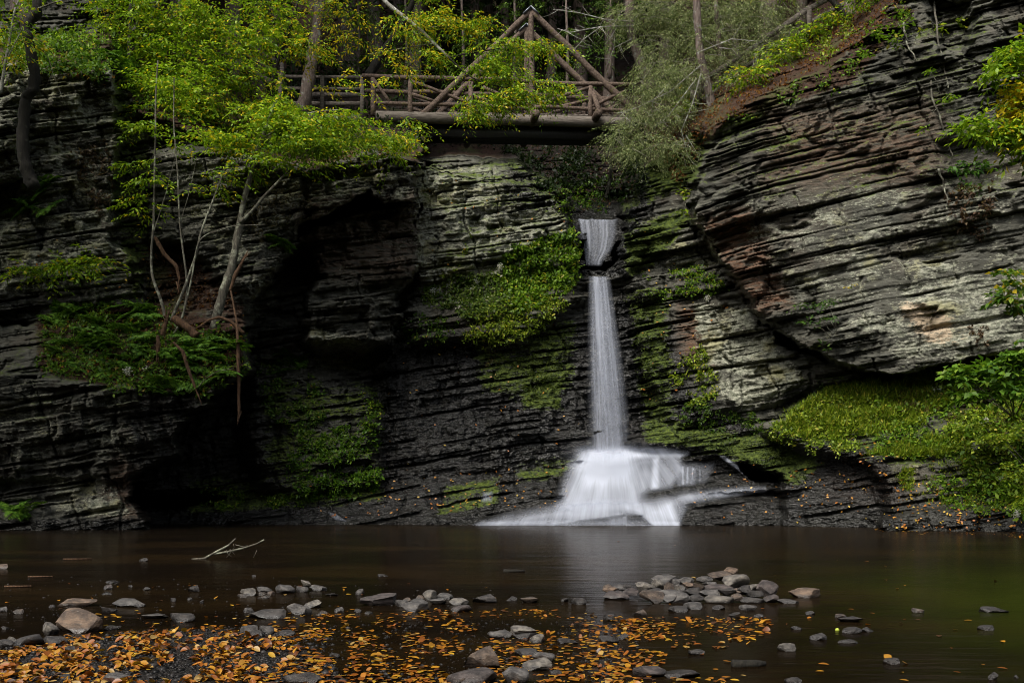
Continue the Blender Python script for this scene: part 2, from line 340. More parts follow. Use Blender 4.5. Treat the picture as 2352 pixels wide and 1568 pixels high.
# right side: lower wall, big overhanging slab, ledges
region([(1455, 400), (1600, 300), (1720, 420), (1740, 620), (1800, 780), (1990, 850), (1990, 1010), (1700, 1060), (1560, 1000), (1470, 860), (1440, 640), (1425, 560)], 30.6, -0.35, -0.18, (1500, 600), 18, 3, 0.8)
region([(1425, 1000), (1600, 960), (1850, 900), (2020, 870), (2040, 1100), (1860, 1130), (1740, 1085), (1600, 1045), (1440, 1032)], 29.7, -0.25, -0.5, (1600, 1000), 22, 3, 0.55)
region([(1790, 1090), (1900, 1030), (2090, 1060), (2200, 1120), (2240, BOT), (1800, BOT)], 27.9, -0.55, -0.35, (1800, 1205), 16, 3, 0.35)
region([(1760, 985), (1880, 905), (2100, 860), (2260, 830), (2940, 700), (2940, 1060), (2200, 1060), (2000, 1065), (1850, 1040)], 27.8, -0.35, -0.9, (1900, 960), 16, 3, 0.45, 0.1)
region([(1985, 1060), (2180, 1030), (2300, 1040), (2940, 1000), (2940, BOT), (2040, BOT), (2045, 1150)], 25.55, -0.2, -0.62, (2200, 1150), 18, 3, 0.5)
region([(2030, 1185), (2180, 1165), (2352, 1160), (2940, 1150), (2940, BOT), (2030, BOT)], 24.9, -0.1, -0.4, (2200, 1215), 7, 3, 0.5)
def slab(x, y):
    d = 28.3 - 0.36 * (x - 1600) / 100
    return d + np.clip(230 - y - 0.18 * (x - 1800), 0, 400) * 0.0045 + 0.55 * sst(1760, 1580, x)
region(SLAB, 0, soft=8, rid=3, amp=1.0, fn=slab)
region([(2150, 330), (2352, 300), (2940, 280), (2940, 560), (2352, 430), (2200, 430)], 0, soft=14, rid=3, amp=1.0, fn=lambda x, y: slab(x, y) + 0.35)
region([(2140, 0), (2230, 0), (2230, 130), (2170, 120)], 0, soft=14, rid=3, amp=1.0, fn=lambda x, y: slab(x, y) + 0.9)
region([(-560, -260), (190, -260), (240, 0), (250, 70), (150, 92), (0, 92), (-560, 110)], 29.3, 0.3, -0.6, (100, 60), 10, 1, 0.9, 0.15)
region([(290, -60), (390, -60), (372, 60), (340, 120), (300, 90)], 29.8, 0.3, -0.3, (300, 60), 10, 1, 0.9, 0.15)

# beds of shale: thick, middling and thin layers stand out and fall back
WX = (PX - CX) / F * D; WZ = EYE + (HY - PY) / F * D
S = WZ - 0.15 * WX + 0.16 * fbm(WX / 2.5, WZ / 2.5, 31)
S = S + 0.05 * (fbm(WX * 3.0, WZ * 7.0, 33) - 0.5)
XX = WX + 0.35 * D + 0.45 * (fbm(WX * 1.6, WZ * 2.6, 35) - 0.5)
def beds(t, L, A, lip, seed, gap=0.12, q=3.0):
    u = S / t; u = u + 0.75 * vn(u * 0.41, WX * 0.10, seed)
    i = np.floor(u).astype(np.int64); fr = u - i
    off = _h(i, i * 0 + seed, seed) * 57.0
    x = XX / L + 0.35 * vn(XX / L * 3.1, i * 3.7, seed + 1)
    a = vn(x + off, i * 5.13, seed + 2); b = vn(x * 2.7 + off, i * 3.17, seed + 3)
    a = 0.65 * a + 0.35 * b
    a = np.clip((a - 0.5) * 1.5 + 0.5, 0, 1)
    k = a * q; f = k - np.floor(k); a = (np.floor(k) + sst(0.42, 0.58, f)) / q * 0.85 + 0.15 * a
    a = np.where(_h(i, i * 0 + 77, seed) < gap, a - 0.75 * sst(0.35, 0.7, vn(x * 0.6 + off, i * 1.3, seed + 4)), a)
    return A * (0.5 - a) + lip * (np.power(1 - fr, 3.0) - 0.25)
DISP = beds(0.74, 1.5, 0.62, 0.03, 41, 0.1, 3.0) + beds(0.27, 0.75, 0.34, 0.03, 53, 0.12, 2.0) + beds(0.115, 0.36, 0.16, 0.02, 67, 0.12, 2.0) + beds(0.05, 0.2, 0.06, 0.012, 83, 0.1, 2.0)
jx = WX + 0.25 * vn(WX * 2, WZ * 0.7, 81)
DISP += 0.36 * (fbm(WX / 3.0, WZ / 2.2, 71) - 0.5) + 0.05 * (fbm(WX * 3, WZ * 6, 73) - 0.5)
SLABM = mask([(1760, 330), (1900, 300), (2250, 250), (2940, 300), (2940, 800), (2250, 815), (2050, 800), (1850, 700), (1750, 520)], 70)
FALLM_ = mask([(1090, 1205), (1290, 1150), (1330, 1040), (1480, 1030), (1560, 1040), (1570, 1130), (1560, 1206)], 16)
SPARSE = sst(0.50, 0.64, fbm(WX / 1.5 + 9, S / 0.75, 111))          # where the face has broken into slabs; elsewhere it is one clean plane
VAR = 0.45 + 1.1 * fbm(WX / 1.8, S / 1.1, 113)
AMP2 = AMP * (VAR * (1 - SLABM) + SLABM * (0.15 + 0.62 * SPARSE)) * (1 - 0.65 * FALLM_)
def cracks(t, w, dep, seed, th):
    u = S / t + 0.9 * vn(S / t * 0.5, WX * 0.13, seed) + 0.10 * fbm(WX * 1.5, WZ * 1.5, seed); i = np.floor(u); d = np.abs(u - i - 0.5) * t
    on = sst(th, th + 0.12, fbm(WX / 1.4 + i * 7.7, i * 3.1 + WZ * 0.2, seed + 1, 3))
    return dep * on * (1 - sst(w * 0.4, w, d))
CRK = cracks(0.75, 0.05, 0.30, 121, 0.42) + cracks(0.33, 0.03, 0.14, 123, 0.5)
jf = (WX + 0.45 * WZ * 0.4) / 1.15 + 0.5 * fbm(WX * 0.9, WZ * 1.3, 127); ji = np.floor(jf); jd = np.abs(jf - ji - 0.5) * 1.15
CRK += 0.16 * sst(0.50, 0.58, vn(ji * 5.3, np.floor(S / 0.55 + 0.5 * vn(S, WX * 0.2, 3)) * 1.7, 129)) * (1 - sst(0.015, 0.05, jd))
TALUS = LITTER * 0.35 * (fbm(PX / 14, PY / 9, 91) - 0.5)
DD = D + AMP2 * DISP + CRK * np.minimum(AMP * 1.3, 1) * (1 - FALLM_) * (1 - 0.5 * SLABM) + TALUS
POS = np.stack([(PX - CX) / F * DD, DD, EYE + (HY - PY) / F * DD], -1)
_du = np.gradient(POS, axis=1); _dv = np.gradient(POS, axis=0)
NRM = np.cross(_du, _dv); NRM /= np.linalg.norm(NRM, axis=2)[..., None] + 1e-9
if NRM[NY // 2, NX // 2, 1] > 0: NRM = -NRM
def gi(px, py):
    i = np.clip(np.searchsorted(GX, px), 0, NX - 1); j = np.clip(np.searchsorted(GY, py), 0, NY - 1)
    return j, i
def surf(px, py):
    j, i = gi(np.asarray(px, float), np.asarray(py, float)); return POS[j, i], NRM[j, i]
# what covers the rock where
def zone(lst):
    z = np.zeros(D.shape)
    for poly, soft, v in lst: z = np.maximum(z, v * mask(poly, soft))
    return z
WHOLE = lambda a, b, c, d: [(a, b), (c, b), (c, d), (a, d)]
LICH = zone([(WHOLE(-560, 100, 330, 690), 40, 0.85), ([(340, 330), (700, 380), (960, 360), (960, 480), (700, 540), (500, 640)], 30, 0.78), ([(950, 380), (1200, 370), (1320, 520), (1310, 600), (1000, 680), (950, 640)], 20, 1.0),
  ([(700, 740), (860, 790), (860, 860), (720, 850)], 14, 0.95), (SLAB, 40, 0.5), ([(1660, 480), (2100, 380), (2352, 380), (2352, 760), (2000, 800), (1760, 660)], 50, 0.72), ([(2000, 640), (2940, 500), (2940, 800), (2250, 840), (2040, 840)], 40, 0.9),
  ([(1590, 690), (1720, 690), (1820, 830), (1900, 900), (1700, 950), (1600, 880)], 30, 1.0), ([(1430, 520), (1600, 420), (1690, 640), (1500, 640)], 30, 0.8), ([(-560, 860), (420, 900), (380, 1080), (-560, 1060)], 30, 0.66), ([(100, 1090), (260, 1110), (330, 1190), (120, 1190)], 25, 0.95),
  ([(560, 640), (640, 600), (640, 700), (570, 760)], 20, 0.9), (WHOLE(690, 440, 960, 740), 30, 0.45), ([(2040, 1060), (2120, 1060), (2110, 1110), (2040, 1110)], 12, 1.0), ([(2200, 1090), (2940, 1050), (2940, 1150), (2230, 1140)], 20, 0.7)])
WET_AND_SHADE = zone([([(870, 790), (1340, 720), (1480, 640), (1520, 700), (1600, 900), (1850, 1040), (1900, BOT), (330, BOT), (330, 1160), (870, 1110)], 30, 1.0), ([(1780, 1060), (1950, 1010), (2100, 1060), (2060, BOT), (1780, BOT)], 30, 0.95), (WHOLE(-560, 1190, 2940, 1262), 8, 0.9),
  ([(1850, 975), (2100, 975), (2220, 1000), (2240, 1060), (1980, 1065), (1830, 1040)], 22, 0.9), ([(2040, 1140), (2940, 1100), (2940, BOT), (2040, BOT)], 20, 0.75), ([(1300, 455), (1480, 440), (1470, 640), (1310, 640)], 14, 1.0), ([(600, 860), (880, 860), (880, 1130), (300, 1140), (300, 900)], 30, 0.7), ([(1800, 880), (1900, 880), (1880, 960), (1790, 950)], 12, 0.8), (WHOLE(1150, 330, 1500, 490), 30, 1.0), ([(600, 150), (1000, 100), (1500, 100), (1520, 260), (960, 340), (620, 290)], 40, 0.6)])  # last two zones: painted shade on the floor under and behind the bridge
MOSS = zone([([(1420, 440), (1480, 430), (1470, 520), (1430, 510)], 14, 0.4), ([(1080, 760), (1330, 720), (1320, 880), (1260, 940), (1100, 900)], 30, 0.62), ([(1190, 850), (1290, 860), (1290, 940), (1200, 940)], 14, 0.75), ([(600, 860), (870, 880), (880, 1110), (600, 1140)], 25, 0.46), ([(1430, 540), (1560, 470), (1600, 500), (1500, 620), (1440, 640)], 20, 0.8),
  ([(1440, 660), (1530, 650), (1560, 960), (1800, 1010), (1900, 1060), (1850, 1110), (1700, 1060), (1480, 1020)], 25, 0.62), ([(1600, 1010), (1830, 1010), (1850, 1120), (1740, 1090)], 20, 0.7), ([(430, 1090), (880, 1090), (880, 1150), (430, 1180)], 20, 0.5), ([(1480, 250), (1640, 290), (1600, 420), (1480, 480)], 20, 0.75),
  ([(1640, 290), (1760, 215), (1760, 270), (1660, 330)], 12, 0.7), (WHOLE(-560, 140, 700, 1000), 60, 0.27), ([(1180, 1050), (1340, 1040), (1300, 1090), (1180, 1120)], 14, 0.45), ([(1020, 1110), (1150, 1090), (1150, 1160), (1000, 1190)], 14, 0.45), ([(1780, 860), (2352, 800), (2352, 1150), (1780, 1010)], 40, 0.42),
  ([(255, 160), (345, 300), (345, 620), (310, 700), (255, 480)], 15, 0.62), (WHOLE(960, 360, 1320, 640), 20, 0.36), (WHOLE(1560, 0, 2352, 480), 60, 0.34)])
RUST = zone([([(1590, 500), (1720, 480), (1820, 700), (1740, 720)], 20, 1.0), ([(1560, 700), (1620, 720), (1640, 840), (1560, 820)], 25, 0.9), (WHOLE(1760, 250, 2150, 420), 60, 0.7), (WHOLE(690, 440, 960, 640), 30, 0.5), ([(260, 1040), (340, 1090), (350, 1200), (220, 1180)], 20, 0.6), ([(1900, 1080), (2060, 1060), (2060, 1160), (1900, 1160)], 25, 0.5)])
TAN = zone([([(2055, 690), (2110, 680), (2200, 720), (2200, 800), (2130, 800), (2060, 720)], 30, 0.62), ([(2040, 730), (2150, 730), (2300, 740), (2200, 810), (2080, 780)], 20, 0.42)])
LIT = np.clip(LITTER + zone([([(80, 740), (160, 695), (340, 700), (560, 745), (560, 850), (470, 905), (250, 895), (90, 850)], 20, 0.55), ([(2150, 900), (2400, 850), (2400, 1150), (2200, 1080)], 20, 0.45), ([(1560, 250), (1900, 160), (2060, 0), (2120, 20), (1960, 200), (1700, 280)], 20, 0.7)]) * 0.9, 0, 1)
def cut(name, rid):
    fid = ID[:-1, :-1]
    ok = fid == rid
    k = np.argwhere(ok)
    i0 = k[:, 0] * NX + k[:, 1]
    Q = np.stack([i0, i0 + NX, i0 + NX + 1, i0 + 1], 1)
    u, inv = np.unique(Q, return_inverse=True); inv = inv.reshape(Q.shape)
    fl = lambda a: a.reshape(-1)[u]
    me = mesh_from(name, POS.reshape(-1, 3)[u], inv, ROCK, {'lichen': fl(LICH), 'wet': fl(WET_AND_SHADE), 'moss': fl(MOSS), 'rust': fl(RUST), 'tan': fl(TAN), 'litter': fl(LIT)})
    o = bpy.data.objects.new(name, me); COL.objects.link(o); o['kind'] = 'structure'
    return o
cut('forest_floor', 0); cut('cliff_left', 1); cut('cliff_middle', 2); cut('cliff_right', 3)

# unseen wooded bank added behind the camera to block the low sky
th = np.linspace(R(-205), R(25), 60); rr = np.array([9.5, 13, 17, 22, 30, 44]); hh = np.array([-0.5, 3.0, 8.5, 14.5, 19.0, 23.0])
TH, RR = np.meshgrid(th, rr); HH = np.repeat(hh[:, None], len(th), 1) + 1.5 * (fbm(TH * 4, RR / 4, 95) - 0.5)
side = np.abs(np.cos(TH)); RR = RR * (1 + 0.55 * side ** 2)
V = np.stack([RR * np.cos(TH), RR * np.sin(TH) + 4.0, HH], -1).reshape(-1, 3)
i = (np.arange(len(rr) - 1)[:, None] * len(th) + np.arange(len(th) - 1)[None]).ravel()
def mat_sky_block():
    t = NT('sky_block_bank'); p = t.pos((1, 1, 1), (0, 0, 0), 'P')
    c = t.mix(t.ramp(t.noise(p, 0.7, 5), 0.4, 0.6), (0.022, 0.016, 0.009), (0.03, 0.045, 0.010))
    return t.done(t.bsdf(c, 0.9, 0.2))
ho = bpy.data.objects.new('hill', mesh_from('hill', V, np.stack([i, i + 1, i + 1 + len(th), i + len(th)], 1), mat_sky_block(), smooth=True)); COL.objects.link(ho); ho['kind'] = 'structure'

# ------------------------------------------------------------------ pool
def mat_water():
    t = NT('pool_water')
    p = t.pos((0.35, 1.6, 1), (0, 0, 0), 'P'); p2 = t.pos((1.3, 6.5, 1), (0, 0, 0), 'P')
    n1 = t.noise(p, 1.0, 3, 0.5); n2 = t.noise(p2, 1.0, 3, 0.5)
    c = t.mix(t.ramp(t.noise(t.pos((0.25, 0.5, 1), (0, 0, 0), 'P'), 1.0, 4), 0.4, 0.65), (0.0034, 0.0019, 0.0008), (0.0095, 0.0054, 0.0018))
    sx = t.n('SeparateXYZ'); t.l(t.n('NewGeometry').outputs['Position'], sx.inputs[0])
    al = t.math('MULTIPLY', t.ramp(t.math('ADD', sx.outputs[0], t.math('MULTIPLY', t.noise(t.pos((0.5, 0.7, 1), (0, 0, 0), 'P'), 1.0, 3), 3.0)), 4.2, 8.0), t.ramp(sx.outputs[1], 17.0, 7.0))
    c = t.mix(al, c, (0.016, 0.023, 0.0015))        # greener towards the right of the near shallows
    nb = t.bump(t.math('ADD', n1, t.math('MULTIPLY', n2, 0.7)), 0.26, 0.05)
    d = t.n('BsdfDiffuse'); t.put(d.inputs[0], c); g = t.n('BsdfGlossy'); t.put(g.inputs['Color'], (1, 0.96, 0.90)); g.inputs['Roughness'].default_value = 0.16; t.l(nb, g.inputs['Normal'])
    f = t.n('Fresnel'); f.inputs['IOR'].default_value = 1.33
    m = t.n('MixShader'); t.l(t.math('MULTIPLY', f.outputs[0], 0.38), m.inputs[0]); t.l(d.outputs[0], m.inputs[1]); t.l(g.outputs[0], m.inputs[2])   # a polarised view: the surface glare is halved
    return t.done(m.outputs[0])
WATER = mat_water()
b = MB(); b.add([(-40, -12, 0), (40, -12, 0), (40, 36, 0), (-40, 36, 0)], [(0, 1, 2, 3)])
wo = b.build('water', WATER); wo['kind'] = 'structure'
# ------------------------------------------------------------------ waterfall
def mat_fall(name, lo, hi):
    t = NT(name)
    u = t.attr('su').outputs['Fac']; v = t.attr('sv').outputs['Fac']; a = t.attr('alpha').outputs['Fac']
    cb = t.n('CombineXYZ'); t.l(u, cb.inputs[0]); t.l(v, cb.inputs[1])
    def st(x, y, d):
        mp = t.n('Mapping'); t.l(cb.outputs[0], mp.inputs[0]); mp.inputs['Scale'].default_value = (x, y, 1); return t.noise(mp.outputs[0], 1.0, d, 0.65)
    s = t.math('ADD', t.math('MULTIPLY', st(5.5, 0.16, 4), 0.75), t.math('MULTIPLY', st(26, 0.25, 3), 0.25))
    f = t.math('ADD', t.math('MULTIPLY', a, t.math('ADD', lo, t.math('MULTIPLY', t.ramp(s, 0.36, 0.66), hi))), t.math('MULTIPLY', t.math('POWER', a, 5.0), 0.45), True)
    d = t.n('BsdfDiffuse'); t.put(d.inputs[0], (0.56, 0.60, 0.70))
    tl = t.n('BsdfTranslucent'); t.put(tl.inputs[0], (0.56, 0.60, 0.70))
    m1 = t.n('MixShader'); m1.inputs[0].default_value = 0.35; t.l(d.outputs[0], m1.inputs[1]); t.l(tl.outputs[0], m1.inputs[2])
    m = t.n('MixShader'); t.l(f, m.inputs[0]); t.l(t.n('BsdfTransparent').outputs[0], m.inputs[1]); t.l(m1.outputs[0], m.inputs[2])
    return t.done(m.outputs[0])
FALLM = mat_fall('silky_white_water', 0.35, 0.85); FOAM = mat_fall('soft_white_foam', 0.68, 0.42)
fall = thing('waterfall', P(1400, 1205, 29.0) * [1, 1, 0], 'silky white waterfall dropping from a dark notch into a spreading cascade', 'waterfall')
def sheet(name, rows, nu, alpha, su0=0.0, bulge=0.12):
    """rows: (py, left px, right px, Y); a smooth curtain of falling water through them"""
    rows = np.array(rows, float); k = np.linspace(0, len(rows) - 1, 80); r = np.stack([np.interp(k, np.arange(len(rows)), rows[:, c]) for c in range(4)], 1)
    for _ in range(6): r[1:-1] = (r[:-2] + 2 * r[1:-1] + r[2:]) / 4
    s = np.linspace(0, 1, nu)
    px = r[:, 1:2] + (r[:, 2:3] - r[:, 1:2]) * s; py = r[:, 0:1] + 0 * px
    Y = r[:, 3:4] - bulge * np.sqrt(np.clip(1 - (2 * s - 1) ** 2, 0, 1)) + 0.05 * (vn(s * 9 + su0, 0 * s, 3) - 0.5) + 0 * px
    V = np.stack([(px - CX) / F * Y, Y, EYE + (HY - py) / F * Y], -1)
    a = alpha(s[None] + 0 * px, np.linspace(0, 1, 80)[:, None] + 0 * px)
    i = (np.arange(79)[:, None] * nu + np.arange(nu - 1)[None]).ravel()
    su = su0 + (s[None] + 0 * px) * 1.0
    me = mesh_from(name, V.reshape(-1, 3) - np.array(fall.location), np.stack([i, i + nu, i + nu + 1, i + 1], 1), FALLM, {'alpha': a.ravel(), 'su': su.ravel() , 'sv': V[..., 2].ravel()}, True)
    o = bpy.data.objects.new(name, me); COL.objects.link(o); o.parent = fall; return o
edge = lambda s, a, b: sst(0, a, s) * sst(1, 1 - b, s)
sheet('upper_fall', [(503, 1328, 1421, 33.6), (508, 1328, 1421, 32.8), (540, 1334, 1420, 32.5), (575, 1340, 1408, 32.3), (600, 1343, 1388, 32.2), (612, 1346, 1384, 32.15)], 60, lambda s, v: 0.42 * edge(s, 0.08, 0.16) * sst(1.0, 0.88, v), 3.0)
sheet('upper_fall', [(500, 1322, 1424, 34.6), (503, 1326, 1422, 33.6), (507, 1328, 1421, 32.85)], 30, lambda s, v: 0.3 * edge(s, 0.05, 0.1), 3.0, 0.02)
sheet('main_fall', [(632, 1350, 1400, 31.6), (637, 1349, 1403, 31.0), (660, 1348, 1408, 30.75), (760, 1346, 1422, 30.55), (880, 1346, 1438, 30.45), (1000, 1346, 1450, 30.35), (1055, 1342, 1456, 30.25)], 90, lambda s, v: (0.22 + 0.42 * np.exp(-((s - 0.34 - 0.03 * v) / 0.17) ** 2) + 0.24 * np.exp(-((s - 0.72) / 0.10) ** 2)) * (1.05 - 0.25 * v) * edge(s, 0.26, 0.18) * sst(0, 0.02, v), 0.0)
sheet('main_fall', [(640, 1356, 1398, 30.8), (760, 1362, 1408, 30.4), (880, 1368, 1422, 30.25), (1045, 1376, 1440, 30.15)], 60, lambda s, v: 0.30 * edge(s, 0.35, 0.3) * sst(0, 0.1, v), 9.0)
sheet('main_fall', [(640, 1366, 1402, 30.95), (800, 1352, 1432, 30.7), (1045, 1352, 1462, 30.6)], 60, lambda s, v: 0.22 * edge(s, 0.35, 0.35) * sst(0, 0.3, v), 17.0)
# water running over the cascade rock follows its surface, a hand's breadth in front of it
def veil(name, polys, x0, x1, y0, y1, lift, cxs, blurn=5):
    ii = np.where((GX >= x0) & (GX <= x1))[0]; jj = np.where((GY >= y0) & (GY <= y1))[0]
    sub = np.ix_(jj, ii)
    d = DD[sub].copy()
    for _ in range(blurn):
        d[1:-1] = (d[:-2] + d[1:-1] * 2 + d[2:]) / 4; d[:, 1:-1] = (d[:, :-2] + d[:, 1:-1] * 2 + d[:, 2:]) / 4
    d = np.minimum(d, DD[sub] + 0.02) - lift
    x, y = PX[sub], PY[sub]
    a = np.zeros(x.shape)
    for poly, soft, v in polys:
        m = mask(poly, soft, x, y); a = 1 - (1 - a) * (1 - v * m) if v > 0 else a * (1 + v * m)
    V = np.stack([(x - CX) / F * d, d, EYE + (HY - y) / F * d], -1)
    cx0, apex, spread = cxs
    su = (x - cx0) / (y - apex) * spread; sv = V[..., 2] * 2
    n = len(ii); i = (np.arange(len(jj) - 1)[:, None] * n + np.arange(n - 1)[None]).ravel()
    Q = np.stack([i, i + n, i + n + 1, i + 1], 1)
    keep = a.ravel()[Q].max(1) > 0.01
    me = mesh_from(name, V.reshape(-1, 3) - np.array(fall.location), Q[keep], FOAM, {'alpha': a.ravel(), 'su': su.ravel(), 'sv': sv.ravel()}, True)
    o = bpy.data.objects.new(name, me); COL.objects.link(o); o.parent = fall
veil('cascade', [([(1345, 1042), (1440, 1040), (1475, 1060), (1478, 1110), (1470, 1165), (1284, 1175), (1298, 1118), (1318, 1066)], 22, 0.66), ([(1340, 1042), (1440, 1040), (1460, 1075), (1430, 1110), (1350, 1110), (1328, 1075)], 28, 0.85), ([(1352, 1034), (1520, 1030), (1580, 1040), (1560, 1048), (1460, 1052), (1350, 1056)], 7, 0.8),
  ([(1478, 1052), (1560, 1048), (1568, 1080), (1540, 1118), (1470, 1128)], 10, 0.45), ([(1500, 1054), (1512, 1052), (1514, 1120), (1496, 1122)], 5, 0.6), ([(1553, 1066), (1600, 1074), (1596, 1112), (1556, 1116)], 5, 0.2),
  ([(1566, 1070), (1570, 1070), (1571, 1112), (1567, 1112)], 1.6, 0.4), ([(1578, 1072), (1581, 1072), (1580, 1110), (1577, 1110)], 1.6, 0.5), ([(1590, 1074), (1593, 1074), (1589, 1110), (1587, 1110)], 1.6, 0.35), ([(1606, 1076), (1608, 1076), (1608, 1106), (1606, 1106)], 1.4, 0.35)],
  1270, 1640, 1022, 1200, 0.16, (1405, 900, 1.4), 14)
veil('lower_cascade', [([(1100, 1204), (1170, 1182), (1280, 1160), (1480, 1150), (1580, 1128), (1700, 1122), (1640, 1134), (1560, 1150), (1560, 1206), (1100, 1207)], 12, 0.30), ([(1290, 1160), (1400, 1150), (1480, 1160), (1400, 1178), (1290, 1190), (1200, 1194)], 14, 0.42), ([(1440, 1165), (1545, 1150), (1555, 1206), (1500, 1206), (1462, 1180)], 12, 0.6), ([(1555, 1060), (1640, 1066), (1620, 1108), (1560, 1112)], 8, 0.12), ([(1560, 1128), (1700, 1120), (1840, 1118), (1700, 1132), (1570, 1146)], 7, 0.2),
  ([(1110, 1198), (1340, 1196), (1330, 1210), (1080, 1210)], 5, 0.5), ([(1440, 1196), (1560, 1198), (1560, 1210), (1440, 1210)], 4, 0.7), ([(1655, 1048), (1664, 1048), (1722, 1090), (1718, 1095)], 3, 0.7), ([(1500, 1176), (1560, 1140), (1720, 1122), (1730, 1127), (1580, 1156), (1560, 1200)], 8, 0.3), ([(1310, 1178), (1420, 1176), (1480, 1192), (1440, 1206), (1300, 1206)], 6, 0.25), ([(1275, 1206), (1330, 1194), (1400, 1188), (1440, 1180), (1470, 1182), (1500, 1206)], 4, -0.75), ([(1400, 1190), (1440, 1184), (1440, 1206), (1400, 1206)], 6, 0.4), ([(1180, 1176), (1300, 1164), (1310, 1172), (1180, 1188)], 5, -0.3), ([(1500, 1120), (1700, 1106), (1700, 1120), (1560, 1138), (1500, 1140)], 6, -0.7)],
  1060, 1760, 1040, 1212, 0.17, (1400, 850, 2.4), 14)
# a little side trickle on the bench
veil('side_trickle', [([(1112, 1132), (1130, 1130), (1128, 1150), (1108, 1150)], 5, 0.35), ([(755, 1176), (770, 1180), (795, 1196), (770, 1192)], 3, 0.3)], 740, 1150, 1120, 1212, 0.05, (1120, 1000, 4.0))

# spray hanging in the air where the fall strikes the rock: several soft veils one behind another
for k, (cx, rx, Y, a) in enumerate(((1398, 120, 29.55, 0.34), (1402, 150, 29.8, 0.26), (1390, 95, 29.4, 0.22), (1420, 190, 30.0, 0.16))):
    sheet('spray', [(1000, cx - rx, cx + rx, Y), (1040, cx - rx, cx + rx, Y), (1095, cx - rx, cx + rx, Y - 0.1)], 40, lambda s, v, a=a: a * np.exp(-((s - 0.5) / 0.2) ** 2) * np.exp(-((v - 0.5) / 0.2) ** 2), 40.0 + k, 0.5)
for k, (x0, x1, a) in enumerate(((1090, 1560, 0.2), (1120, 1500, 0.16))):
    sheet('spray', [(1186, x0, x1, 28.35 - 0.1 * k), (1200, x0, x1, 28.3 - 0.1 * k), (1212, x0, x1, 28.2 - 0.1 * k)], 60, lambda s, v, a=a: a * edge(s, 0.3, 0.3) * np.exp(-((v - 0.55) / 0.25) ** 2), 60.0 + k, 0.2)
# ------------------------------------------------------------------ log bridge with two king post trusses
YF = 35.0                                    # front truss
def fr(px, py, back=0.0):                    # a point on the front truss, or the same point that many metres further in along the skewed cross beams
    q = P(px, py, YF); q[1] += (px - 1220) * 0.0007
    return q + np.array([-0.105, 1.0, 0]) * back
WB = 1.32
bridge = thing('log_bridge', fr(1220, 290, 0.6), 'rustic log footbridge with pointed king post trusses spanning the gorge', 'bridge')
def log(name, a, b, r0, r1=None, mat=None, wob=0.03, seed=0, n=10, parent=None):
    a = np.asarray(a, float); b = np.asarray(b, float); L = np.linalg.norm(b - a); m = max(4, int(L / 0.25))
    t = np.linspace(0, 1, m)[:, None]; p = a + (b - a) * t
    p = p + wob * (np.stack([vn(t[:, 0] * L * 0.8, 0 * t[:, 0] + k, seed) for k in range(3)], 1) - 0.5) * np.sin(np.pi * t) * 2
    mb = MB().tube(p, np.linspace(r0, r1 or r0, m) * (1 + 0.10 * (vn(np.arange(m) * 0.9, np.zeros(m), seed + 5) - 0.5)), n, rough=0.06, seed=seed)
    return mb.build(name, mat or LOGWOOD, parent or bridge, True, root=bridge)
for k, bk in enumerate((0.0, WB)):
    s = 10 * k
    MB().tube(np.linspace(fr(866, 274, bk), fr(1470, 279, bk), 20), 0.19, 14, rough=0.05, seed=s).build('stringer', GREYWOOD, bridge, True)
    log('top_rail', fr(834, 182, bk), fr(1452, 191, bk), 0.082, 0.075, seed=s + 1, wob=0.05)
    log('lower_rail', fr(866, 243, bk), fr(1452, 251, bk), 0.07, 0.065, seed=s + 2, wob=0.05)
    log('truss_leg', fr(960, 282, bk), fr(1219, 26, bk), 0.125, 0.105, seed=s + 3)
    log('truss_leg', fr(1482, 276, bk), fr(1221, 26, bk), 0.125, 0.105, seed=s + 4)
    log('king_post', fr(1221, 280, bk), fr(1219.5, 28, bk), 0.12, 0.095, seed=s + 5)
    for x, yt in ((859, 186), (944, 187), (1082, 191), (1357, 196)):
        log('post', fr(x, 272, bk), fr(x, yt, bk), 0.095, 0.085, seed=s + x, wob=0.02)
    for x0, y0, x1, y1 in ((947, 192, 1078, 240), (948, 222, 1000, 238), (1110, 202, 1215, 244), (1082, 222, 1160, 244), (1228, 243, 1353, 200), (1362, 243, 1440, 205), (1280, 247, 1354, 226), (862, 192, 900, 246)):
        log('brace', fr(x0, y0, bk), fr(x1, y1, bk), 0.062, 0.055, seed=s + x1)
    cap = MB(); ap = fr(1219.5, 19, bk)
    for sg in (-1, 1): cap.beam(ap, ap + np.array([sg * 0.27, 0, -0.25]), 0.34, 0.035, (0, 1, 0) if 0 else (sg * 0.7, 0, 0.7))
    cap.build('ridge_cap', None, bridge)
for x, yb in ((1082, 281), (1221, 278), (1362, 273)):
    log('cross_beam', fr(x + 5, yb, -0.75), fr(x - 1, yb + 3, 2.35), 0.135, 0.12, seed=x)
    for bk, e in ((0, -0.7), (WB, 2.1)):
        log('outrigger_strut', fr(x + (6 if x == 1362 else 2), yb - 4, e), fr(x, 210, bk), 0.085, 0.075, seed=x + 3) if x != 1221 else None
dk = MB()
for i in range(46):
    x = 866 + i * 13.1
    dk.beam(fr(x, 262, 0.02), fr(x, 262, WB - 0.02), 0.185, 0.05)
dk.build('deck', GREYWOOD, bridge)
for bk in (0.35, 0.95): MB().beam(fr(950, 296, bk), fr(1440, 297, bk), 0.16, 0.42).build('steel_girder', None, bridge)
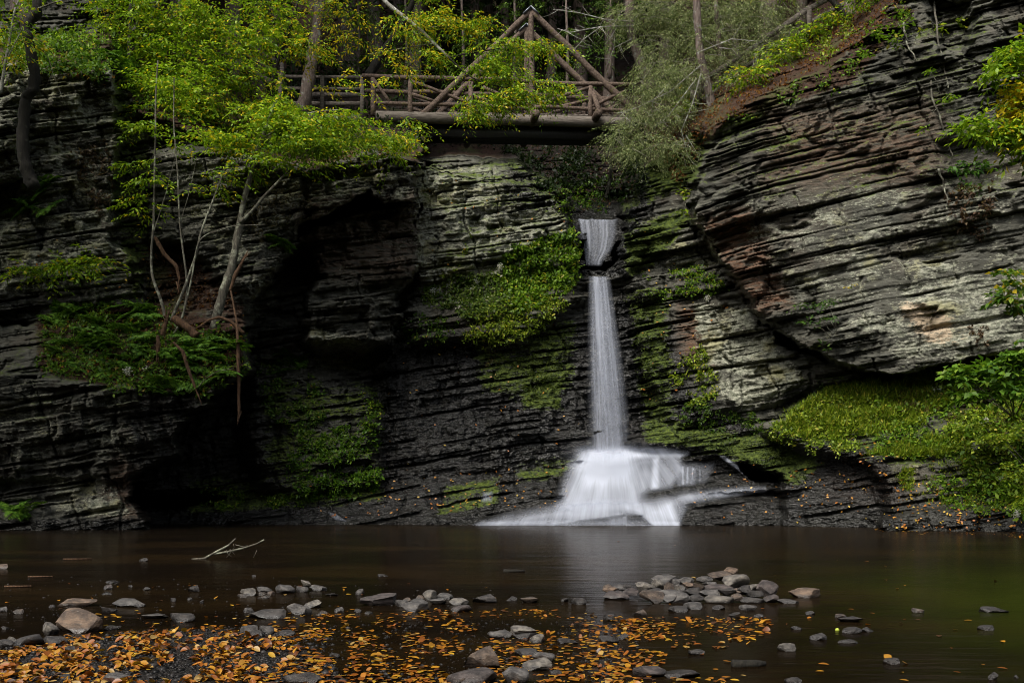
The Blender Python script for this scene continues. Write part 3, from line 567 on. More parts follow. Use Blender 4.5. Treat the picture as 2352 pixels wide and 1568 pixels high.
def mesh_panel(mb, a, b, h0, h1, step=0.10, rad=0.006):
    a = np.asarray(a, float); b = np.asarray(b, float); L = np.linalg.norm(b - a); n = int(L / step)
    for i in range(n + 1):
        q = a + (b - a) * i / n; mb.beam(q + [0, 0, h0], q + [0, 0, h1], rad, rad, (0, 1, 0))
    for z in np.arange(h0, h1 + 0.01, 0.14): mb.beam(a + [0, 0, z], b + [0, 0, z], rad, rad)
wm = MB(); mesh_panel(wm, fr(870, 258, WB - 0.12), fr(1450, 262, WB - 0.12), 0.1, 0.85); wm.build('wire_mesh', None, bridge)
def mat_plain(name, c, r, metal=0.0):
    t = NT(name); n = t.noise(t.pos((1, 1, 1)), 6.0, 4)
    return t.done(t.bsdf(t.mix(t.ramp(n, 0.4, 0.65), c, tuple(x * 0.55 for x in c)), r, 0.5, Metallic=metal))
TIN = mat_plain('weathered_tin', (0.20, 0.215, 0.25), 0.5, 0.6); STEEL = mat_plain('dark_painted_steel', (0.018, 0.017, 0.017), 0.6); WIRE = mat_plain('black_wire', (0.012, 0.012, 0.014), 0.5)
for o in bridge.children:
    if not o.data.materials or o.data.materials[0] is None:
        o.data.materials.clear(); o.data.materials.append(TIN if o.name.startswith('ridge') else STEEL if o.name.startswith('steel') else WIRE)
# stone abutment
def mat_masonry():
    t = NT('rubble_masonry'); p = t.pos((1, 1, 1), (0, 0, 0), 'P'); v = t.n('TexVoronoi', feature='DISTANCE_TO_EDGE'); q = t.pos((2.2, 2.2, 4.0), (0, 0, 0), 'P'); t.l(q, v.inputs['Vector']); v.inputs['Scale'].default_value = 1.0
    e = t.ramp(v.outputs['Distance'], 0.02, 0.07); n = t.noise(p, 4.0, 5)
    c = t.mix(e, (0.10, 0.095, 0.08), t.mix(t.ramp(n, 0.35, 0.65), (0.13, 0.13, 0.11), (0.26, 0.255, 0.21)))
    return t.done(t.bsdf(c, 0.9, 0.3, t.bump(t.math('ADD', e, t.math('MULTIPLY', n, 0.5)), 0.7, 0.06)))
MAS = mat_masonry()
ab = MB(); a0, a1 = P(860, 288, 35.4), P(948, 292, 35.4)
nu, nv = 14, 12
g = [[a0 + (a1 - a0) * i / (nu - 1) + np.array([0.03 * random.Random(i * 77 + j).random(), -0.5 + 0.08 * random.Random(i * 31 + j * 7).random(), -1.3 * j / (nv - 1)]) for i in range(nu)] for j in range(nv)]
V = np.array(g).reshape(-1, 3); i = (np.arange(nv - 1)[:, None] * nu + np.arange(nu - 1)[None]).ravel()
Vb = V + [0, 1.8, 0]
ab.add(np.concatenate([V, Vb]), np.concatenate([np.stack([i, i + nu, i + nu + 1, i + 1], 1), np.stack([i + 1, i + nu + 1, i + nu, i], 1) + len(V), np.array([[j, j + 1, j + 1 + len(V), j + len(V)] for j in range(nu - 1)]), np.array([[j * nu, j * nu + len(V), (j + 1) * nu + len(V), (j + 1) * nu] for j in range(nv - 1)]), np.array([[j * nu + nu - 1, (j + 1) * nu + nu - 1, (j + 1) * nu + nu - 1 + len(V), j * nu + nu - 1 + len(V)] for j in range(nv - 1)])]))
ab.single('stone_abutment', MAS, P(904, 330, 35.4), 'grey rubble stone abutment under the end of the log bridge', 'abutment')

# ------------------------------------------------------------------ timber railings of the walkway and the stairs
def railing(name, label, lines, posts, mesh=None, board=0.14, thick=0.05):
    base = np.mean([p for l in lines for p in l], axis=0)
    r = thing(name, base, label, 'railing')
    for a, b, h in lines: MB().beam(a, b, thick, h).build('rail', GREYWOOD, r)
    for a, b in posts: MB().beam(a, b, 0.13, 0.13, (0, 1, 0)).build('post', GREYWOOD, r)
    if mesh:
        w_ = MB()
        for a, b, h0, h1 in mesh: mesh_panel(w_, a, b, h0, h1)
        w_.build('wire_mesh', WIRE, r)
    return r
def rl(name, label, lines, posts, mesh):
    base = posts[0][0]
    r = thing(name, base, label, 'railing')
    for (a, b, h) in lines: MB().beam(a, b, 0.05, h).build('rail', GREYWOOD, r)
    for (a, b) in posts: MB().beam(a, b, 0.13, 0.13, (0, 1, 0)).build('post', GREYWOOD, r)
    w_ = MB()
    for (a, b, h0, h1) in mesh: mesh_panel(w_, a, b, h0, h1)
    w_.build('wire_mesh', WIRE, r)
L = lambda x0, y0, x1, y1, Y0, Y1, h: (P(x0, y0, Y0), P(x1, y1, Y1), h)
rl('walkway_railing', 'level grey timber railing with wire mesh leading onto the log bridge', [L(640, 176, 838, 178, 35.6, 35.0, 0.10), L(640, 203, 838, 205, 35.7, 35.1, 0.10), L(640, 238, 838, 238, 35.7, 35.1, 0.14), L(700, 217, 838, 218, 36.9, 36.5, 0.16), L(640, 268, 838, 272, 35.6, 35.0, 0.26)],
   [(P(832, 284, 34.9), P(832, 174, 34.9)), (P(740, 276, 35.25), P(740, 176, 35.25)), (P(644, 280, 35.6), P(644, 172, 35.6))], [(P(640, 268, 35.75), P(836, 268, 35.15), 0.05, 1.4)])
rl('stair_railing', 'sloping timber stair railing with wire mesh half hidden by leaves', [L(548, 92, 650, 150, 37.5, 36.0, 0.12), L(548, 116, 650, 176, 37.5, 36.0, 0.12), L(545, 145, 650, 205, 37.5, 36.0, 0.2)], [(P(552, 160, 37.5), P(552, 86, 37.5)), (P(648, 215, 36.0), P(648, 145, 36.0))], [(P(548, 145, 37.6), P(650, 203, 36.1), 0.05, 0.95)])
rl('landing_railing', 'short grey timber railing with wire mesh at the top of the stairs', [L(428, 66, 548, 66, 38.2, 37.6, 0.12), L(428, 92, 548, 92, 38.2, 37.6, 0.12), L(428, 118, 548, 118, 38.2, 37.6, 0.14)], [(P(462, 130, 38.0), P(462, 58, 38.0)), (P(543, 135, 37.6), P(543, 58, 37.6))], [(P(428, 118, 38.3), P(548, 118, 37.7), 0.05, 0.9)])
rl('hillside_railing', 'long grey timber stair railing climbing the leaf strewn hillside', [L(1604, 192, 1740, 104, 31.4, 31.4, 0.16), L(1612, 213, 1742, 135, 31.4, 31.4, 0.10), L(1616, 232, 1778, 128, 31.4, 31.4, 0.2), L(1742, 100, 1860, 18, 31.4, 31.0, 0.16), L(1860, 20, 2010, -60, 31.0, 30.6, 0.16), L(1860, 52, 2010, -30, 31.0, 30.6, 0.12)],
   [(P(1590, 245, 31.4), P(1590, 196, 31.4)), (P(1606, 235, 31.4), P(1606, 188, 31.4)), (P(1736, 165, 31.4), P(1736, 104, 31.4)), (P(1690, 205, 31.4), P(1690, 150, 31.4)), (P(1858, 75, 31.0), P(1858, 16, 31.0))], [(P(1604, 235, 31.5), P(1740, 150, 31.5), 0.0, 0.7)])
# ------------------------------------------------------------------ foliage
def unit(v): return v / (np.linalg.norm(v, axis=-1, keepdims=True) + 1e-9)
def palette(rng, n, dark, mid, light, yellow=None, fy=0.0, w=(0.35, 0.45, 0.2)):
    c = np.array([dark, mid, light], float)[rng.choice(3, n, p=w)]
    if yellow is not None and fy > 0:
        k = rng.random(n) < fy; c[k] = yellow
    return c * (0.75 + 0.5 * rng.random((n, 1)))
GREEN = dict(dark=(0.085, 0.175, 0.008), mid=(0.195, 0.320, 0.016), light=(0.33, 0.45, 0.028), yellow=(0.58, 0.46, 0.02))
def leaves(mb, C, ax, nr, ln, wd, col, fold=0.25):
    ax = unit(ax); sd = unit(np.cross(ax, nr)); up = np.cross(sd, ax)
    ln = np.broadcast_to(ln, (len(C),))[:, None]; wd = np.broadcast_to(wd, (len(C),))[:, None]
    b = C; t = C + ax * ln - up * ln * 0.12
    m = C + ax * ln * 0.45
    l = m + sd * wd * 0.5 + up * wd * fold * 0.5; r = m - sd * wd * 0.5 + up * wd * fold * 0.5
    V = np.stack([b, r, t, l], 1).reshape(-1, 3); n = len(C)
    mb.add(V, np.arange(4 * n).reshape(n, 4), None, np.repeat(col, 4, 0))
def sprays(mb, rng, O, Dr, L, nl, leaf=0.11, wid=0.5, col=None, droop=0.25, spread=0.13, jit=0.35):
    """flat drooping sprays of two-ranked leaves: O origins, Dr directions, L lengths"""
    n = len(O); Dr = unit(Dr); L = np.broadcast_to(L, (n,))
    t = (np.arange(nl) + 0.6) / nl; sg = np.where(np.arange(nl) % 2 == 0, 1.0, -1.0)
    side = unit(np.cross(Dr, np.array([0, 0, 1.0])))
    T = t[None, :, None]; Ln = L[:, None, None]
    C = O[:, None] + Dr[:, None] * T * Ln + side[:, None] * sg[None, :, None] * spread * (1.1 - T) * rng.random((n, nl, 1))
    C[..., 2] -= droop * L[:, None] * t[None] ** 2
    ax = Dr[:, None] * 0.7 + side[:, None] * sg[None, :, None] * 0.75 + np.array([0, 0, -0.35]) + jit * rng.normal(size=(n, nl, 3))
    nr = np.array([0, 0, 1.0]) + 0.45 * rng.normal(size=(n, nl, 3)); 
    s = leaf * (0.7 + 0.6 * rng.random(n * nl))
    leaves(mb, C.reshape(-1, 3), ax.reshape(-1, 3), nr.reshape(-1, 3), s, s * wid, col(rng, n * nl))
def ell(rng, e, n, flat=True):
    """n points in an ellipsoid given as (px, py, Y, rx px, ry px, depth m)"""
    p = unit(rng.normal(size=(n, 3))) * rng.random((n, 1)) ** 0.45
    c = P(e[0], e[1], e[2]); sx = e[3] / F * e[2]; sz = e[4] / F * e[2]
    return c + p * [sx, e[5], sz], p
def foliage(name, ells, rng, parent, mat=None, leaf=0.125, nl=17, col=None, L=0.7, droop=0.3, tilt=(0, 0, 0), wid=0.40, spread=0.13, kindcol=None):
    mb = MB()
    for e in ells:
        n = int(e[6] * 0.85); O, p = ell(rng, e, n)
        d = p * [1, 1, 0.25] + 0.6 * rng.normal(size=(n, 3)) * [1, 1, 0.3] + np.array(tilt)
        fy = e[7] if len(e) > 7 else 0.06
        c = col or (lambda r, k, fy=fy: palette(r, k, fy=fy, **GREEN))
        sprays(mb, rng, O - d * 0.2, d, L * (0.6 + 0.8 * rng.random(n)), nl, leaf, wid, c, droop, spread)
    return mb.build(name, mat or LEAF, parent, root=parent)
def stem(name, pts, r0, r1, mat, parent, seed=0, n=8, root=None):
    p = np.asarray(pts, float); k = np.linspace(0, len(p) - 1, max(8, len(p) * 6))
    q = np.stack([np.interp(k, np.arange(len(p)), p[:, c]) for c in range(3)], 1)
    for _ in range(5): q[1:-1] = (q[:-2] + 2 * q[1:-1] + q[2:]) / 4
    q += 0.012 * (np.stack([vn(k * 2.3, k * 0 + c, seed) for c in range(3)], 1) - 0.5)
    return MB().tube(q, np.linspace(r0, r1, len(q)) * (1 + (0.22 if r0 > 0.09 else 0.1) * (vn(k * 2.9, k * 0, seed + 9) - 0.5)), n + (4 if r0 > 0.09 else 0), rough=0.25 if r0 > 0.09 else 0.12, seed=seed).build(name, mat, parent, True, root=root or parent)
def pline(lst, Y): return [P(a[0], a[1], a[2] if len(a) > 2 else Y) for a in lst]
rg = np.random.default_rng(11)
# --- the dark forest behind
def forest_tree():
    t = thing('forest_tree', (0, 0, 0), 'x', 'tree', 'tall dark trees of the forest behind the bridge')
    q = np.array([[0.25 * math.sin(z * 0.21), 0.2 * math.sin(z * 0.13 + 1), z] for z in np.linspace(-1.5, 24, 30)])
    MB().tube(q, np.interp(np.linspace(-1.5, 24, 30), [-1.5, 0, 1.5, 24], [0.5, 0.42, 0.34, 0.08]), 10, rough=0.1).build('trunk', BARK, t, True)
    mb = MB(); n = 520
    z = 4.5 + 19 * rg.random(n) ** 0.8; a = rg.random(n) * 6.283; r = (4.4 - 0.14 * z) * np.sqrt(rg.random(n))
    O = np.stack([r * np.cos(a), r * np.sin(a), z], 1); d = np.stack([np.cos(a), np.sin(a), -0.25 + 0 * a], 1)
    sprays(mb, rg, O, d + 0.4 * rg.normal(size=d.shape), 1.3, 12, 0.34, 0.5, lambda r_, k: palette(r_, k, (0.010, 0.026, 0.005), (0.020, 0.042, 0.008), (0.04, 0.07, 0.012)), 0.3, 0.5)
    mb.build('crown', NEEDLE, t)
    return t
FT = None
ftl = [(523, 150, 1.0, 'tall forest tree with a dim grey trunk above the short landing railing'), (578, 210, 0.9, 'straight grey trunked forest tree beside the leafy stair railing'), (808, 165, 1.3, 'stout grey brown forest tree standing just past the walkway railing'),
  (862, 120, 0.9, 'slim dark forest tree between the stout grey tree and the leaning branch'), (1070, 150, 1.0, 'dark forest trunk seen under the pale leaning branch'), (1105, 170, 1.1, 'thick dark forest trunk close to another beside the truss apex'), (1128, 160, 1.2, 'reddish brown forest trunk next to the truss apex'), (1152, 200, 0.7, 'thin dark forest trunk showing through the truss triangle'),
  (1183, 185, 1.2, 'thick forest trunk directly behind the king posts'), (1200, 140, 1.0, 'tall forest tree rising behind the ridge caps of the trusses'), (1262, 215, 0.8, 'narrow trunk seen between king post and sloping truss leg'), (1330, 210, 1.0, 'straight dark trunk behind the sloping truss leg'), (1392, 230, 0.9, 'dark trunk between the bridge and the grey hemlock'),
  (1520, 190, 1.0, 'dim trunk behind the dead grey hemlock twigs'), (1690, 120, 1.0, 'forest trunk behind the middle of the hillside railing'), (1772, 95, 0.9, 'forest trunk above the lower flight of hillside railing'), (945, 175, 0.8, 'slender trunk in the gloom above the bridge end'), (640, 120, 1.0, 'dim trunk behind the yellow leaved saplings'), (1000, 130, 0.9, 'dim trunk behind the drooping yellow spray')]
extra = [(-300, 40), (-120, 20), (80, -30), (250, -40), (400, 20), (1850, -60), (2050, -150), (2300, -200), (2550, -200), (720, 20), (905, 10), (1040, -20), (1290, 0), (1450, 10), (1600, -20)]
for i, (px, py, s, lb) in enumerate(ftl + [(a, b, 1.1, None) for a, b in extra]):
    if i == 0:
        FT = forest_tree(); o = FT
    loc, _ = surf(px, min(py, 245) if lb else py)
    j = D[gi(px, py)]
    if i: o = dup(FT, loc, rg.random() * 6.28, s)
    o.location = tuple(float(v) for v in loc); o.scale = (s, s, s)
    o['label'] = lb or 'dark forest tree on the wooded slope with its crown above the view'
    if not lb: o['group'] = 'forest trees whose crowns roof the slope'
# --- trees at the brink of the cliffs
def tree(name, label, cat, stems, ells, mat=PALEBARK, group=None, leafmat=None, seed=1, crown='crown', **kw):
    base = np.asarray(stems[0][1][0])
    t = thing(name, base, label, cat, group)
    for k, (nm, pts, r0, r1, *m) in enumerate(stems): stem(nm, pts, r0, r1, m[0] if m else mat, t, seed + k)
    if ells: foliage(crown, ells, np.random.default_rng(seed * 13 + 5), t, leafmat, **kw)
    return t
tree('pale_trunk_tree', 'leaning tree with a pale furrowed trunk crossing the walkway railing', 'tree', [('trunk', pline([(692, 262), (706, 200), (722, 110), (738, 0), (748, -120)], 34.6), 0.24, 0.17, BARK), ('branch', pline([(738, 20), (810, -30), (880, -60)], 34.6), 0.07, 0.04, BARK)],
  [(700, -60, 34, 120, 60, 1.5, 60, 0.2), (780, 20, 34, 80, 40, 1.2, 50, 0.35), (800, 85, 33.8, 70, 24, 1.0, 24, 0.45), (745, 130, 33.8, 40, 14, 0.8, 8, 0.4)], seed=3)
tree('young_beech', 'young beech with bright layered leaves crowding the cliff top', 'tree', [('trunk', pline([(300, 220), (296, 120), (300, 20), (310, -120)], 29.2), 0.07, 0.04), ('branch', pline([(298, 120), (360, 60), (420, 30)], 29.2), 0.03, 0.015)],
  [(320, 40, 29, 80, 60, 0.9, 110, 0.07), (400, 20, 29, 90, 45, 0.9, 110, 0.10), (270, -20, 29, 100, 40, 0.9, 60), (390, 100, 29, 90, 50, 0.9, 110, 0.05), (300, 110, 29, 60, 40, 0.8, 40, 0.05), (250, 60, 29, 40, 50, 0.7, 20, 0.1)], seed=4)
tree('slender_sapling', 'tall slender sapling with a green crown over the layered cliff', 'tree', [('trunk', pline([(445, 330), (432, 240), (420, 110), (405, -100)], 29.6), 0.055, 0.03), ('branch', pline([(430, 230), (500, 190), (560, 190)], 29.6), 0.022, 0.01), ('branch', pline([(433, 250), (370, 230), (320, 240)], 29.6), 0.022, 0.01)],
  [(420, 190, 28.8, 120, 50, 0.9, 150, 0.06), (310, 200, 28.6, 60, 35, 0.7, 45, 0.06), (500, 150, 29.2, 90, 50, 0.9, 110, 0.08), (380, 255, 28.4, 90, 35, 0.7, 80, 0.1), (560, 90, 29.6, 80, 55, 0.9, 90, 0.1), (480, 60, 29.6, 80, 45, 0.9, 70), (260, 150, 28.4, 50, 22, 0.6, 20), (480, 240, 28.8, 80, 40, 0.8, 80, 0.15)], seed=5)
tree('dark_stem_sapling', 'sapling with a thin dark curved stem and yellowing leaves beside the walkway', 'tree', [('trunk', pline([(600, 330), (625, 219), (629, 164), (649, 113), (670, 51), (694, -30)], 30.6), 0.07, 0.04, BLACKBARK), ('branch', pline([(640, 130), (700, 100), (760, 110)], 30.6), 0.02, 0.01, BLACKBARK), ('branch', pline([(625, 200), (560, 230), (520, 260)], 30.6), 0.02, 0.01, BLACKBARK)],
  [(600, 200, 30.2, 80, 50, 0.8, 80, 0.2), (640, 60, 30.4, 70, 50, 0.8, 80, 0.12), (700, 110, 30.6, 60, 35, 0.7, 45, 0.35), (560, 270, 29.8, 90, 35, 0.7, 70, 0.2), (660, 250, 30, 70, 25, 0.6, 30, 0.3), (760, 195, 30.8, 50, 10, 0.5, 8, 0.6), (610, 10, 30.4, 90, 40, 0.8, 70, 0.1)], seed=6)
tree('ledge_beech', 'forked young beech on the ferny ledge with windswept pale green leaves', 'tree', [('trunk', pline([(489, 756), (513, 671), (537, 602), (550, 517), (564, 444), (581, 376), (612, 290), (640, 220)], 26.6), 0.125, 0.04, PALEBARK), ('branch', pline([(551, 510), (575, 490), (615, 441), (663, 393), (720, 330)], 26.5), 0.05, 0.02, PALEBARK), ('branch', pline([(600, 320), (700, 260), (800, 250)], 26.4), 0.03, 0.012), ('branch', pline([(590, 360), (540, 330), (480, 320)], 26.4), 0.02, 0.01)],
  [(640, 285, 26.4, 80, 35, 0.8, 95, 0.06), (715, 290, 26.4, 85, 34, 0.8, 100, 0.08), (690, 335, 26.2, 80, 30, 0.7, 80, 0.03), (790, 285, 26.6, 70, 22, 0.8, 48, 0.1), (520, 325, 26.2, 70, 18, 0.6, 50, 0.15), (575, 345, 26.2, 50, 20, 0.5, 30, 0.2), (850, 318, 27, 60, 20, 0.7, 34, 0.12), (620, 250, 26.6, 60, 30, 0.6, 40, 0.1), (910, 320, 27.4, 60, 22, 0.6, 40, 0.2), (760, 330, 26.4, 60, 22, 0.6, 40, 0.05), (650, 368, 26.2, 70, 26, 0.6, 24, 0.06), (565, 395, 26.2, 50, 24, 0.5, 14, 0.1), (480, 425, 26.3, 60, 28, 0.5, 16, 0.1), (880, 350, 27.2, 50, 24, 0.5, 18, 0.1), (730, 375, 26.2, 40, 20, 0.4, 12, 0.05), (840, 205, 27.4, 40, 12, 0.5, 8, 0.35)], seed=7, tilt=(0.35, 0, 0.1))
tree('leaning_birch', 'leaning pale lichen covered stem reaching over the bridge with drooping yellow green sprays', 'tree', [('trunk', pline([(840, -60), (877, 0), (962, 65), (1030, 132)], 32.6), 0.085, 0.045, WHITEBARK), ('branch', pline([(962, 65), (1030, 60), (1120, 75)], 32.6), 0.02, 0.008), ('branch', pline([(1030, 132), (1120, 115), (1220, 110), (1300, 115)], 32.4), 0.028, 0.008, BLACKBARK), ('branch', pline([(1030, 132), (1080, 180), (1160, 205), (1290, 195)], 32.2), 0.026, 0.008, BLACKBARK), ('branch', pline([(1000, 100), (930, 110), (850, 125)], 32.6), 0.02, 0.008)],
  [(1010, 35, 32.4, 70, 16, 0.6, 50, 0.4), (1080, 55, 32.3, 65, 20, 0.6, 55, 0.35), (940, 45, 32.6, 60, 20, 0.6, 35, 0.3), (960, 75, 32.5, 60, 16, 0.5, 26, 0.25), (1150, 110, 32.2, 90, 22, 0.6, 65, 0.10), (1250, 108, 32.2, 50, 16, 0.5, 40, 0.2), (1120, 150, 32.1, 65, 25, 0.6, 60, 0.05), (1170, 180, 32.0, 60, 20, 0.5, 40, 0.08), (1130, 235, 32.0, 80, 22, 0.5, 85, 0.15), (1200, 212, 32.0, 60, 18, 0.5, 50, 0.2), (1270, 205, 32.1, 45, 18, 0.5, 40, 0.1), (1080, 262, 32.0, 45, 16, 0.4, 30, 0.2), (1000, 130, 32.4, 60, 18, 0.5, 30, 0.2), (900, 125, 32.7, 60, 10, 0.5, 14, 0.5), (890, 190, 32.8, 30, 10, 0.5, 7, 0.45), (940, 165, 32.7, 50, 10, 0.5, 12, 0.5), (960, 290, 32.0, 34, 20, 0.4, 14, 0.15)], seed=8, tilt=(0.5, 0, -0.25), droop=0.35)
for i_, (x_, y_, lb_) in enumerate(((930, 180, 'small dark green hemlock filling the gloom beside the leaning dark trunk'), (1060, 190, 'small hemlock with drooping boughs behind the pale leaning branch'), (1180, 150, 'young hemlock behind the king posts of the bridge'), (1300, 200, 'young hemlock behind the sloping truss leg'), (820, 150, 'young hemlock behind the walkway with lit upper boughs'), (1400, 120, 'young hemlock beneath the dead pale twigs'))):
    tree('understory_hemlock', lb_, 'tree', [('trunk', [P(x_, y_ + 60, 41.5), P(x_ + 5, y_ - 60, 41.5), P(x_, y_ - 200, 41.5)], 0.09, 0.04, BARK)], [(x_, y_ - 50, 41.0, 60, 50, 1.2, 34), (x_ + 10, y_ - 120, 41.0, 60, 40, 1.2, 34), (x_ - 20, y_, 41.0, 50, 30, 1.0, 18)], seed=71 + i_, leafmat=NEEDLE, leaf=0.14, wid=0.25, nl=20, col=lambda r, k: palette(r, k, (0.045, 0.095, 0.012), (0.085, 0.160, 0.020), (0.14, 0.23, 0.03)))
tree('dark_leaning_tree', 'dark tree trunk leaning steeply behind the bridge railing', 'tree', [('trunk', pline([(846, 175), (880, 120), (921, 62), (960, -20)], 38.5), 0.17, 0.11, BLACKBARK)], [(980, -20, 38, 70, 30, 1.0, 40)], seed=9)
# hemlocks of the right brink: fine grey green needles and dead pale twigs
def hemlock(label, trunk, r0, r1, ells, twigs, seed, Y):
    t = thing('hemlock_tree', P(*trunk[0], Y), label, 'tree', None)
    stem('trunk', pline(trunk, Y), r0, r1, BARK, t, seed)
    r = np.random.default_rng(seed); mb = MB(); tw = MB()
    for e in ells:
        n = int(e[6] * 2.6); O, p = ell(r, e, n); d = p * [1, 1, 0.2] + 0.5 * r.normal(size=(n, 3)) * [1, 1, 0.4] + [0, 0, -0.35]
        sprays(mb, r, O, d, 0.42 + 0.3 * r.random(n), 30, 0.075, 0.22, lambda q, k: palette(q, k, (0.090, 0.125, 0.040), (0.19, 0.235, 0.09), (0.33, 0.36, 0.17)), 0.35, 0.10)
        for q in O[: n // 6]:
            dd = r.normal(size=3) * [0.5, 0.4, 0.25] + [0, 0, -0.1]
            mb.tube([q, q + dd * 0.4 + [0, 0, 0.03], q + dd * 0.9], [0.008, 0.006, 0.003], 4, (0.22, 0.21, 0.17))
    for i, (pl, a) in enumerate(twigs):
        q = pline(pl, Y - 0.3); tg = MB()
        tg.tube(np.array([np.array(x) for x in q]), np.linspace(a, a * 0.4, len(q)), 6)
        for k in range(len(q) - 1):
            for _ in range(4):
                f = r.random(); b0 = q[k] * (1 - f) + q[k + 1] * f; dd = r.normal(size=3) * [0.45, 0.3, 0.35]
                tg.tube([b0, b0 + dd * 0.5 + [0, 0, -0.04], b0 + dd], [a * 0.4, a * 0.3, 0.003], 5)
        tg.build('dead_branch', WHITEBARK, t, True)
    mb.build('crown', NEEDLE, t)
    return t
hemlock('grey green hemlock with a dark trunk and pale dead twigs at the bridge end', [(1642, 284), (1634, 240), (1612, 150), (1602, 60), (1596, -80)], 0.17, 0.09,
  [(1500, 205, 31, 70, 30, 0.7, 60), (1560, 175, 31, 60, 35, 0.7, 55), (1620, 150, 31.2, 60, 35, 0.7, 40), (1480, 265, 30.8, 60, 30, 0.6, 45), (1430, 305, 30.8, 40, 22, 0.5, 32), (1500, 330, 30.5, 60, 26, 0.5, 42), (1550, 255, 30.8, 55, 40, 0.6, 45), (1460, 345, 30.5, 40, 18, 0.4, 22), (1560, 340, 30.3, 30, 30, 0.4, 14), (1650, 90, 31.2, 60, 40, 0.7, 40)],
  [([(1610, 150), (1540, 210), (1470, 245), (1420, 260)], 0.022), ([(1610, 170), (1590, 240), (1565, 300), (1580, 360)], 0.026), ([(1606, 120), (1680, 90), (1740, 95)], 0.018), ([(1600, 180), (1540, 260), (1500, 300)], 0.02), ([(1575, 310), (1600, 350), (1625, 362)], 0.012)], 21, 30.9)
hemlock('crooked hemlock trunk with feathery crown leaning beside the truss foot', [(1500, 215), (1478, 154), (1455, 100), (1444, 41), (1452, -60)], 0.19, 0.13,
  [(1440, 40, 33, 60, 40, 0.8, 50), (1510, 30, 33, 70, 45, 0.8, 70), (1580, 20, 32.5, 80, 40, 0.8, 70), (1500, 110, 32.5, 50, 30, 0.6, 30), (1560, 90, 32.5, 60, 35, 0.7, 50), (1690, 20, 31.6, 80, 40, 0.8, 60), (1760, 130, 30.6, 50, 30, 0.6, 30), (1700, 180, 30.6, 40, 20, 0.5, 18), (1500, 155, 32, 40, 22, 0.5, 26)],
  [([(1448, 50), (1390, 45), (1330, 30), (1270, 22)], 0.02), ([(1448, 60), (1380, 62), (1310, 75), (1280, 66)], 0.022), ([(1380, 62), (1340, 90), (1310, 125)], 0.012), ([(1450, 90), (1410, 110), (1395, 150)], 0.012)], 22, 33.2)
hemlock('thin hemlock on the leaf litter slope below the hillside railing', [(1675, 224), (1664, 180), (1652, 110), (1645, 20), (1640, -80)], 0.10, 0.06,
  [(1740, 60, 31.5, 70, 40, 0.7, 55), (1790, 90, 31.4, 50, 35, 0.6, 35), (1720, 130, 31.4, 45, 25, 0.5, 28), (1770, 20, 31.6, 60, 30, 0.7, 40), (1640, 40, 31.8, 60, 40, 0.7, 40)], [([(1652, 110), (1700, 115), (1760, 100)], 0.014)], 23, 31.6)
tree('slope_tree', 'dark trunk standing on the hillside above the overhanging slab', 'tree', [('trunk', pline([(1848, 82), (1842, 20), (1840, -100)], 31.5), 0.22, 0.16, BARK)], [(1800, -60, 31.5, 100, 40, 1.2, 60)], seed=31)
tree('slope_tree', 'bent dark stem beside a trunk high on the leaf strewn hillside', 'tree', [('trunk', pline([(1948, 50), (1936, 28), (1915, 8), (1890, -25), (1870, -80)], 30.5), 0.10, 0.07, BLACKBARK)], [(1880, -60, 30.5, 80, 30, 1, 30)], seed=32)
tree('slope_tree', 'reddish straight trunk at the top edge of the hillside', 'tree', [('trunk', pline([(1953, 40), (1950, -20), (1950, -120)], 30.7), 0.2, 0.16, BARK)], [(1960, -80, 30.7, 80, 30, 1, 30)], seed=33)
for i_, (x_, y_, lb_) in enumerate(((1720, 205, 'small shrubby sapling at the lower end of the hillside railing'), (1800, 150, 'leafy sapling halfway along the hillside railing'), (1880, 95, 'bushy green sapling near the upper flight of the railing'), (1990, 30, 'sapling with fresh leaves at the top of the slope'), (1570, 270, 'low leafy sapling at the foot of the dark hemlock'))):
    b0_ = surf(x_, y_)[0]; Y_ = b0_[1] - 0.2
    tree('slope_sapling', lb_, 'sapling', [('trunk', [b0_, b0_ + [0.05, -0.1, 0.4], b0_ + [0.15, -0.15, 1.0]], 0.02, 0.008, PALEBARK)], [(x_, y_ - 30, Y_, 45, 22, 0.5, 30, 0.08), (x_ + 25, y_ - 55, Y_, 35, 16, 0.4, 18, 0.1)], seed=81 + i_)
# twisted trunk and pale stems at the edge of the layered buttress
tree('twisted_tree', 'gnarled black tree trunk twisting up the face of the layered buttress', 'tree', [('trunk', pline([(78, 432), (64, 400), (55, 365), (52, 308), (57, 240), (60, 222), (78, 205), (82, 164), (70, 120), (61, 62), (70, 45), (90, 30), (84, 5), (74, -60)], 24.9), 0.15, 0.10, BLACKBARK), ('branch', pline([(62, 225), (56, 232), (52, 242)], 24.85), 0.07, 0.03, BLACKBARK), ('branch', pline([(88, 20), (125, 6), (165, -4)], 24.8), 0.02, 0.01, PALEBARK)],
  [(60, -40, 25, 80, 30, 0.8, 30), (30, 130, 24.6, 30, 20, 0.4, 14, 0.2)], seed=41)
tree('pale_sapling', 'thin pale sapling leaning across the buttress beside the twisted trunk', 'tree', [('trunk', pline([(0, 215), (12, 150), (22, 95), (30, 35), (48, -10), (60, -60)], 24.4), 0.04, 0.02, WHITEBARK), ('branch', pline([(14, 140), (36, 95), (52, 62)], 24.4), 0.018, 0.008, WHITEBARK)], [(15, 60, 24.3, 40, 40, 0.5, 26, 0.12), (10, 140, 24.3, 20, 20, 0.4, 8, 0.2)], seed=42)
